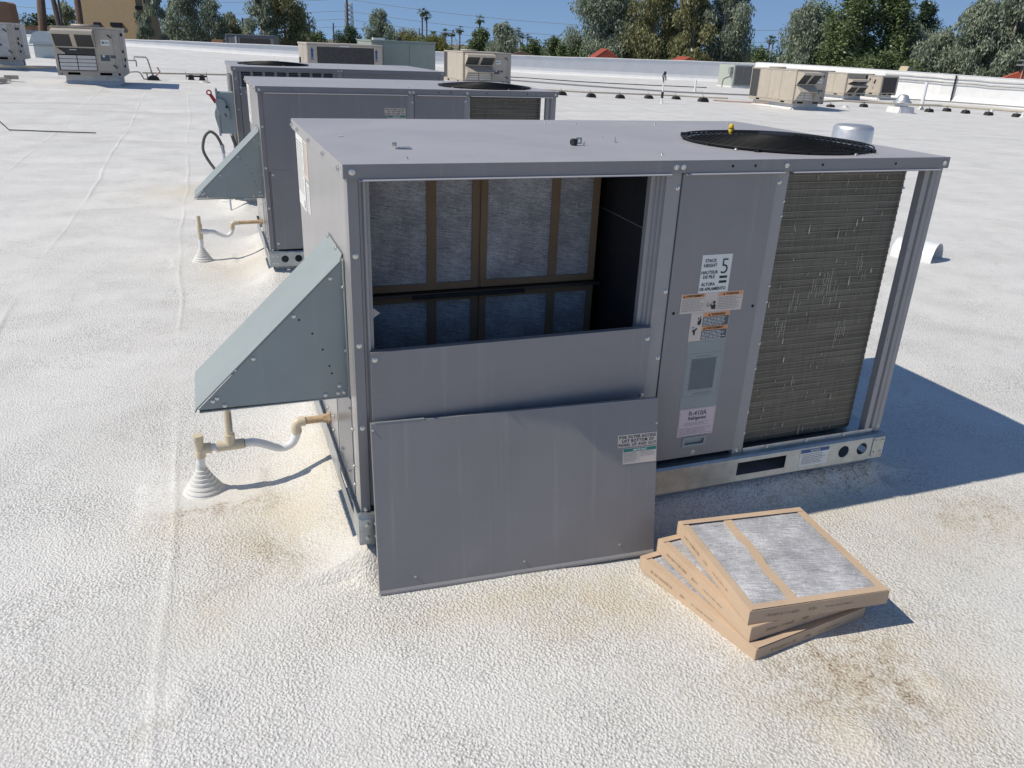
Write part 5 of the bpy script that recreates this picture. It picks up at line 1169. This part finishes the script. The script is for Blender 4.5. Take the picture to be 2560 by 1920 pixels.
m = MB(); m.box((0, 0, -6.0), (1.0, .8, 1.06), TERRA, Matrix.Translation((1.05, 80.6, 0))@Matrix.Rotation(-.35, 4, 'Z')); o = m.build('stucco_pier'); tag(o, 'small pale terracotta pier behind the far parapet', 'pier')
def house(loc, rz, w, d, wh, rh, label, tile=True):
    h = empty('house', loc, label, 'house', 'red roofed houses', rz)
    m = MB(); m.box((0, 0, -6-loc[2]), (w, d, wh), CHIMW if tile else BROWNW); m.build('wall', h)
    n = 12
    rf = MB(); rf.prism([(-.5, wh), (w/2, wh+rh), (w+.5, wh), (w+.5, wh-.15), (-.5, wh-.15)], 'y', -.6, d+.6, REDTILE if tile else BROWNW); r0 = rf.build('roof', h)
    if tile:
        for s in (0, 1):
            for i in range(14):
                y = -.5+(d+1.0)*i/14; q = MB()
                a_, b_ = ((-.5, wh+.03), (w/2, wh+rh+.03)) if s == 0 else ((w/2, wh+rh+.03), (w+.5, wh+.03))
                q.tube([(a_[0], y, a_[1]), (b_[0], y, b_[1])], .12, REDTILE, 6); q.build('tile_row', r0)
    return h
house((33.2, 68.0, -.55), -.37, 2.4, 4, .9, 1.15, 'red roofed house glimpsed between the tall trees, left of the pair')
house((39.9, 64.5, -.55), -.37, 1.9, 4, .9, .75, 'red roofed house glimpsed between the tall trees, right of the pair')
hr = house((56.9, 45.0, -.6), -.9, 5.5, 6, 1.15, 1.5, 'red tiled house roof at the right edge of the picture')
m = MB(); m.tube([(.9, -.65, -1), (.9, -.65, 2.2)], .05, PIPEO, 6); m.box((.4, -.9, 2.2), (1.5, -.3, 2.32), PIPEG); m.lathe([(.18, 2.32), (.18, 2.5), (.4, 2.55), (.4, 2.62)], (.9, -.6, 0), PIPEG, 10); m.build('roof_vent', hr)
house((33.5, 90, -.7), -.35, 2.4, 4, 1.2, .5, 'brown roofed shed beyond the beige hooded unit', tile=False)
ch = empty('chimney', (50.0, 48.0, -6), 'pale stucco chimney top behind the sunlit parapet', 'chimney')
m = MB(); m.box((0, 0, 0), (.62, .6, 6.75), CHIMW); m.build('shaft', ch); m = MB(); m.prism([(-.15, 6.751), (.77, 6.751), (.55, 7.2), (.07, 7.25)], 'y', -.1, .7, CHIMW); m.build('cap', ch)

# ---------------------------------------------------------------- trees
nr_ = np.random.default_rng(11)
def leaf_mesh(name, C, N, size, aspect, droop, mat, rs, spread):
    """C: (k,4) clump centres and radii; leaves scattered in each"""
    k = len(C); idx = rs.integers(0, k, N)
    v = rs.normal(size=(N, 3)); v /= np.linalg.norm(v, axis=1, keepdims=True)
    rad = C[idx, 3]*(rs.random(N)**.45)*spread
    p = C[idx, :3]+v*rad[:, None]*np.array([1, 1, 1.15])
    a = rs.normal(size=(N, 3)); a[:, 2] = a[:, 2]*.5-droop*2.2; a /= np.linalg.norm(a, axis=1, keepdims=True)
    b = np.cross(a, rs.normal(size=(N, 3))); b /= np.linalg.norm(b, axis=1, keepdims=True)+1e-9
    s = size*(.6+.8*rs.random(N)); l = a*s[:, None]; w = b*(s*aspect)[:, None]
    quad = np.stack([p-w*.5, p+l*.5-w*.35, p+l, p+l*.5+w*.35+w*.3], 1).reshape(-1, 3).astype(np.float32)
    me = bpy.data.meshes.new(name); me.vertices.add(N*4); me.vertices.foreach_set('co', quad.ravel())
    me.loops.add(N*4); me.loops.foreach_set('vertex_index', np.arange(N*4, dtype=np.int32)); me.polygons.add(N); me.polygons.foreach_set('loop_start', np.arange(0, N*4, 4, dtype=np.int32))
    me.update(calc_edges=True); me.materials.append(mat); return me
def tree(name, label, x, y, top, wid, kind, seed, group=None, bot=-1.5, n=5000, cat='tree'):
    rs = np.random.default_rng(seed)
    t = empty(name, (x, y, -6), label, cat, group)
    top += 6; bot += 6; h = top-bot; rx = wid/2*(1.16 if kind in ('euc', 'eucy', 'bushy', 'pine') else 1.05)
    cfg = {'euc': (L_EUC, .42, .30, .8, 46, .21), 'eucy': (L_EUCY, .42, .30, .85, 46, .21), 'bushy': (L_GRN, .34, .5, .1, 36, .24), 'dark': (L_DARK, .30, .5, .0, 30, .24), 'yellow': (L_YEL, .28, .35, .1, 26, .26), 'pine': (L_DARK, .34, .3, -.3, 40, .15), 'low': (L_GRN, .32, .5, .1, 22, .26), 'weep': (L_EUC, .5, .2, 1.6, 40, .12)}[kind]
    mat, size, asp, droop, k, cr = cfg
    C = []
    for i in range(k):
        f = (i+rs.random())/k
        prof = {'pine': (1-f*.85), 'euc': math.sin(math.pi*min(1, .18+.80*f))**.6*(.8+.4*rs.random()), 'eucy': math.sin(math.pi*min(1, .18+.80*f))**.6*(.8+.4*rs.random())}.get(kind, math.sqrt(max(.06, 1-(2*f-.85)**2*.72)))
        a = rs.random()*2*math.pi; rr = rx*prof*math.sqrt(rs.random())*(1-cr*.7)
        C.append((rr*math.cos(a), rr*math.sin(a), bot+h*(f*.96), max(.35, rx*cr*(1.0+.9*rs.random())*(.75 if f > .85 else 1))))
    C = np.array(C)
    link('crown', leaf_mesh('crown', C, int(n*2.1), size*.86, asp, droop, mat, rs, 1.15), t)
    m = MB(); bk = BARK if kind in ('euc', 'eucy', 'weep') else DBARK
    r0 = max(.12, wid*.035); lean = rs.normal(size=2)*wid*.05
    m.tube([(0, 0, 0), (lean[0]*.3, lean[1]*.3, bot*.6), (lean[0], lean[1], bot+h*.45), (lean[0]*1.4, lean[1]*1.2, bot+h*.85)], [r0*1.3, r0, r0*.7, r0*.2], bk, 8)
    for i in range(9):
        c = C[rs.integers(0, k)]; z0 = max(bot*.6, min(c[2]-.8, bot+h*.6)); ff = (z0)/(bot+h*.45)
        s0 = Vector((lean[0]*min(1, ff), lean[1]*min(1, ff), z0)); e = Vector(c[:3]); mid = (s0+e)/2+Vector((0, 0, -.15*(e-s0).length+.2))
        m.tube([s0, mid, e], [r0*.45, r0*.3, r0*.1], bk, 6)
    m.build('trunk', t, smooth=True)
    return t
TR = [
 ('olive_tree', 'grey green olive tree left of the tan tower', -13.1, 101.3, 3.9, 3.4, 'euc', 3500), ('eucalyptus_tree', 'weeping eucalyptus hanging beside the right side of the tan tower', -4.4, 92.0, 7.7, 3.0, 'weep', 3500),
 ('pine_tree', 'small dark pine right of the tan tower', -5.6, 127, 3.1, 4.0, 'dark', 3000), ('eucalyptus_tree', 'big eucalyptus with pale trunks left of centre', -1.2, 108.4, 7.7, 5.6, 'euc', 7000), ('eucalyptus_tree', 'dark eucalyptus next to the pale trunked eucalyptus', 2.0, 113, 5.4, 4.2, 'euc', 4500),
 ('olive_tree', 'rounded olive coloured tree left of the dark grey condenser', 4.3, 117.9, 4.0, 3.0, 'eucy', 3000), ('eucalyptus_tree', 'tall eucalyptus behind the dark grey condenser, left stem', 6.7, 99.8, 6.5, 3.2, 'euc', 5000), ('eucalyptus_tree', 'tall dense eucalyptus behind the dark grey condenser, right stem', 9.6, 101, 7.3, 4.8, 'eucy', 8000), ('eucalyptus_tree', 'thin eucalyptus at the right flank of the dense one', 12.3, 109, 4.6, 2.2, 'euc', 2500),
 ('green_bush', 'dark green bush at the foot of the power pole', 19.5, 117.9, 2.9, 4.6, 'dark', 3500), ('eucalyptus_tree', 'lone grey eucalyptus above the sage green condenser', 26.1, 127, 5.6, 5.0, 'euc', 5500), ('palo_verde', 'yellow green shrub above the sage green condenser', 20.8, 88.3, 2.4, 4.4, 'yellow', 4000), ('palo_verde', 'yellow green shrub right of the sage green condenser', 24.3, 89, 2.1, 3.6, 'yellow', 3200),
 ('green_tree', 'dark bushy tree under the single tall palm', 38.3, 116.3, 3.5, 3.2, 'bushy', 3000), ('olive_tree', 'grey green tree behind the beige hooded unit', 37.6, 105, 4.1, 4.2, 'euc', 5000), ('green_bush', 'low green bush right of the brown shed', 42.0, 106, 1.9, 4.0, 'low', 2600), ('green_bush', 'low olive bush in the gap under the small distant palms', 44.0, 102.7, 2.5, 3.8, 'low', 2600), ('green_bush', 'low grey green bush left of the huge eucalyptus', 44.0, 96.8, 2.9, 3.6, 'low', 2600),
 ('eucalyptus_tree', 'huge grey green eucalyptus in the centre, left of its row', 42.8, 85.6, 9.4, 7.2, 'euc', 13000), ('eucalyptus_tree', 'huge eucalyptus second in the central row, brownish green', 47.4, 81.8, 10.4, 5.6, 'eucy', 11000), ('eucalyptus_tree', 'huge eucalyptus third in the central row, yellowish green', 49.6, 77.8, 9.9, 4.8, 'eucy', 10000), ('eucalyptus_tree', 'huge eucalyptus at the right end of the central row', 53.0, 76.6, 9.2, 5.4, 'euc', 10000),
 ('green_bush', 'low dark bushes in the gap between the two tall tree groups', 65.8, 88.2, 1.9, 5.4, 'low', 3500),
 ('green_tree', 'rounded grey green tree at the left of the right hand group', 59.6, 72.2, 6.5, 5.4, 'euc', 10000), ('green_tree', 'tall bushy green tree in the right hand group', 61.0, 67.0, 8.9, 5.0, 'bushy', 10000), ('green_tree', 'tall dark green tree in the middle of the right hand group', 64.3, 65.7, 8.6, 4.6, 'bushy', 10000), ('pine_tree', 'dark pine with upswept branches in the right hand group', 73.8, 70.6, 7.6, 5.4, 'pine', 8000), ('olive_tree', 'lower grey olive tree in front of the dark pine', 65.2, 59.4, 4.3, 4.6, 'euc', 8000), ('eucalyptus_tree', 'grey green eucalyptus left of the right edge', 65.2, 55.9, 7.0, 4.0, 'euc', 8500), ('eucalyptus_tree', 'tall silvery eucalyptus near the right edge', 66.5, 53.6, 9.8, 4.8, 'euc', 9500), ('eucalyptus_tree', 'silvery eucalyptus cut off by the right edge', 69.0, 51.0, 8.9, 4.6, 'euc', 8500),
 ('eucalyptus_tree', 'pale eucalyptus filling the gap behind the first two of the central row', 46.5, 88.0, 7.6, 6.5, 'euc', 6000), ('eucalyptus_tree', 'shaded eucalyptus behind the middle of the central row', 52.5, 83.5, 8.0, 6.5, 'eucy', 6500), ('green_tree', 'leafy tree behind the left pair of the right hand group', 65.5, 76.5, 6.6, 7.0, 'bushy', 6500), ('olive_tree', 'dusty tree low between the dark green tree and the pine', 69.0, 66.5, 4.8, 5.5, 'euc', 5500), ('green_tree', 'shaded tree behind the silvery eucalyptus near the right edge', 70.5, 57.5, 7.2, 6.0, 'bushy', 6000),
 ('green_bush', 'row of dusty bushes behind the parapet at the right', 60.5, 60.5, 2.0, 6.0, 'low', 4500), ('green_bush', 'dusty bush behind the parapet under the central eucalyptus row', 50.2, 80.5, 2.2, 6.0, 'low', 4000), ('green_bush', 'dusty bush behind the parapet under the leftmost central eucalyptus', 40.8, 86.5, 2.0, 5.0, 'low', 3500), ('green_bush', 'scrubby bush behind the parapet left of the power pole', 15.5, 120, 2.0, 5.0, 'low', 3000), ('green_bush', 'scrubby bush right of the tan tower base', -3.0, 118, 1.7, 5.5, 'low', 3000), ('green_bush', 'dark scrub beyond the terracotta wall', -14.5, 96, 2.4, 4.5, 'dark', 3500), ('green_bush', 'scrubby bush beyond the lone grey eucalyptus', 30.0, 118, 1.6, 6.0, 'low', 3200), ('green_bush', 'scrubby bush under the pair of tall palms', 33.5, 121, 1.8, 5.0, 'low', 2600)]
for i, (nm, lb, x, y, top, wid, kind, n) in enumerate(TR):
    tree(nm, lb, x, y, top, wid, kind, 100+i, n=n, bot=-1.8, cat='bush' if nm in ('green_bush', 'palo_verde') else ('pine' if nm == 'pine_tree' else 'tree'))
m = MB(); cs = []
rs = np.random.default_rng(5)
C = np.array([(x, 190-abs(x-20)*.15+rs.normal()*6, -3.5+rs.random()*2.2+.012*max(0, x), 2.2+rs.random()*1.6) for x in np.arange(-60, 150, 2.0)])
o = link('distant_woods', leaf_mesh('distant_woods', C, 16000, .8, .6, .0, L_GRN, rs, 1.2)); o['kind'] = 'stuff'
# palms
def palm(label, x, y, zb, top, wid, seed, fan=True, name='palm_tree', lean=(0, 0), group='distant palms'):
    r = random.Random(seed); t = empty(name, (x, y, -6), label, 'palm', group)
    zc = top+6-wid*.45; m = MB(); tr = max(.10, wid*.07)
    m.tube([(0, 0, 0), (lean[0]*.5, lean[1]*.5, zc*.5), (lean[0], lean[1], zc)], [tr*1.5, tr, tr*.9], PALMB, 7); m.build('trunk', t, smooth=True)
    f = MB(); R0 = wid*.55
    for k in range(34):
        az_ = r.uniform(0, 2*math.pi); elv = r.uniform(-.7, 1.3); ln = R0*r.uniform(.75, 1.1); d = Vector((math.cos(az_)*math.cos(elv), math.sin(az_)*math.cos(elv), math.sin(elv))); sd = d.cross(Vector((0, 0, 1)));
        if sd.length < .01: sd = Vector((1, 0, 0))
        sd.normalize(); o_ = Vector((lean[0], lean[1], zc)); b0 = o_+d*ln*.35; tip = o_+d*ln+Vector((0, 0, -.18*ln))
        for q in range(5):
            s_ = (q-2)/2*.9; mid = b0+(tip-b0)*.55+sd*s_*ln*.26; end = b0+(tip-b0)*(1-.25*abs(s_))+sd*s_*ln*.42+Vector((0, 0, -abs(s_)*.1*ln))
            wv = sd.cross(d).normalized()*.02*ln+sd*.045*ln
            f.add([b0, mid-wv, end, mid+wv], [(0, 1, 2, 3)], L_PALM)
        f.add([o_, b0-sd*.01*ln, b0+sd*.01*ln], [(0, 1, 2)], L_PALM)
    f.build('crown', t, fix=False)
    sk = MB()
    for k in range(16):
        az_ = r.uniform(0, 2*math.pi); d = Vector((math.cos(az_), math.sin(az_), 0)); o_ = Vector((lean[0], lean[1], zc-.05)); l = R0*r.uniform(.5, .9); s_ = Vector((-d.y, d.x, 0))*R0*.12
        e = o_+d*R0*.38+Vector((0, 0, -l)); sk.add([o_, o_+d*R0*.3-s_+Vector((0, 0, -l*.4)), e, o_+d*R0*.3+s_+Vector((0, 0, -l*.4))], [(0, 1, 2, 3)], L_SKIRT)
    sk.build('dead_fronds', t, fix=False)
    return t
for i, (lb, x, y, top, w) in enumerate([('left palm of the tall pair', 34.7, 136.1, 6.8, 1.9), ('right palm of the tall pair', 35.4, 135.9, 6.2, 1.8), ('short bushy palm below the tall pair', 30.7, 114, 3.1, 1.7), ('medium palm left of the beige hooded unit', 33.6, 118.4, 3.6, 1.7), ('thin palm between two medium palms', 37.6, 128.7, 3.5, 1.4), ('medium palm above the beige hooded unit', 35.6, 117.7, 4.0, 1.5), ('single tall palm right of centre', 43.6, 133.2, 6.1, 1.9),
        ('tallest of the row of tiny distant palms', 91.4, 242.6, 6.7, 2.3), ('second of the tiny distant palms', 92.1, 242.3, 5.2, 2.1), ('third of the tiny distant palms', 94.6, 247.1, 5.0, 2.0), ('fourth of the tiny distant palms', 92.1, 236.5, 4.8, 2.0), ('fifth of the tiny distant palms', 92.8, 236.1, 4.3, 2.1), ('shortest and widest of the tiny distant palms', 88.2, 220.4, 3.9, 2.4), ('left one of two tiny palms beside the huge eucalyptus', 125.4, 275.9, 3.9, 1.6), ('right one of two tiny palms beside the huge eucalyptus', 126.6, 275.6, 3.8, 1.5),
        ('left palm of the pair in the tree gap at right', 101.3, 133.7, 5.2, 2.1), ('right palm of the pair in the tree gap at right', 104.2, 136.5, 5.1, 1.8), ('low palm below the pair in the tree gap', 100.0, 133.8, 3.0, 1.6), ('dark feathery palm left of the leaning trunks', -15.0, 84.6, 3.0, 3.0), ('small dark palm beside the terracotta building', -15.6, 86, 2.3, 2.6)]):
    palm(lb, x, y, 0, top, w, 50+i)
def trunk_only(label, b, t_, r0, r1, name='palm_tree', mat=None):
    o = empty(name, (b[0], b[1], -6), label, 'palm', 'palm trunks by the tower'); m = MB(); B = Vector((0, 0, 0)); T_ = Vector((t_[0]-b[0], t_[1]-b[1], t_[2]+6))
    pts = [B+(T_-B)*k/8+Vector((.12*math.sin(k*1.3)*r0*2, 0, 0)) for k in range(9)]
    m.tube(pts, [r0*(1.0+.12*((k*7) % 3-1))*(1-k/8)+r1*k/8 for k in range(9)], mat or PALMB, 9); m.build('trunk', o, smooth=True)
    q = MB(); r = random.Random(label)
    for k in range(30):
        a_ = r.uniform(0, 6.28); e_ = r.uniform(-.6, 1.2); d = Vector((math.cos(a_)*math.cos(e_), math.sin(a_)*math.cos(e_), math.sin(e_))); s_ = Vector((-d.y, d.x, 0))*.18
        q.add([T_, T_+d*1.0-s_, T_+d*1.9+Vector((0, 0, -.5)), T_+d*1.0+s_], [(0, 1, 2, 3)], L_PALM)
    q.build('crown', o, fix=False)
trunk_only('thick palm trunk left of the leaning trunk', (-11.45, 71.5), (-11.0, 73.9, 7.8), .34, .27); trunk_only('thin dark palm trunk leaning left', (-9.2, 71.0), (-10.7, 73.6, 8.0), .22, .15, mat=DBARK); trunk_only('palm trunk against the left side of the tan tower', (-8.5, 73.0), (-8.95, 75.6, 8.2), .27, .22)

# ---------------------------------------------------------------- poles and wires
def polething(label, b, z, r_, arms=0, name='power_pole'):
    o = empty(name, (b[0], b[1], -6), label, 'pole', 'power poles'); m = MB(); m.tube([(0, 0, 0), (.1, 0, z+6)], [r_*1.2, r_*.8], POLE, 7); m.build('pole', o)
    for k in range(arms): m = MB(); m.box((-1.2, -.06, z+6-.5-k*1.1), (1.2, .06, z+6-.35-k*1.1), POLE); m.build('crossarm', o)
polething('tall dark power pole standing left of the lattice tower', (27.0, 163.2), 11.5, .24)
polething('short distant power pole left of the tall pole', (24.4, 164), 4.1, .16, 0); polething('short distant power pole beside the tall palms', (42.3, 168.9), 3.95, .15, 0); polething('short power pole between the two eucalyptus groups at left', (7.2, 147.5), 4.0, .2, 0); polething('thin leaning light pole between the palm trunks', (-10.6, 78.2), 7.5, .10, 0, 'light_pole')
lt = empty('lattice_tower', (29.3, 174.6, -6), 'steel lattice tower beside the tall power pole', 'tower'); m = MB(); zt_ = 14.1
for sx in (-1, 1):
    for sy in (-1, 1): m.tube([(sx*1.1, sy*1.1, 0), (sx*.62, sy*.62, zt_)], .06, LATT, 5)
m.build('legs', lt); m = MB()
for k in range(16):
    z0 = zt_*k/16; z1 = zt_*(k+1)/16; a0 = 1.1-.48*k/16; a1 = 1.1-.48*(k+1)/16
    for (ux, uy) in ((1, 0), (0, 1)):
        for s_ in (-1, 1):
            P0 = Vector((-a0 if ux else s_*a0, -a0 if uy else s_*a0, z0)); P1 = Vector((a1 if ux else s_*a1, a1 if uy else s_*a1, z1)); m.tube([P0, P1], .045, LATT, 4)
            P0 = Vector((a0 if ux else s_*a0, a0 if uy else s_*a0, z0)); P1 = Vector((-a1 if ux else s_*a1, -a1 if uy else s_*a1, z1)); m.tube([P0, P1], .045, LATT, 4)
m.build('bracing', lt)
def wire(label, a, b, sag, r_=.045):
    m = MB(); a = Vector(a); b = Vector(b); m.tube([a+(b-a)*t/24+Vector((0, 0, -4*sag*(t/24)*(1-t/24))) for t in range(25)], r_, CABLE, 4); o = m.build('power_line'); tag(o, label, 'power line', 'power lines in the sky')
nms = ['top', 'second', 'third', 'lowest']
for k, z in enumerate((8.3, 6.3, 4.9, 3.6)):
    wire('%s of the power lines left of the tall pole' % nms[k], (27.0, 163.2, z), (-40, 186, z-1.2), 1.2); wire('%s of the power lines right of the tall pole' % nms[k], (27.0, 163.2, z), (120, 118, z-.9), 2.6)
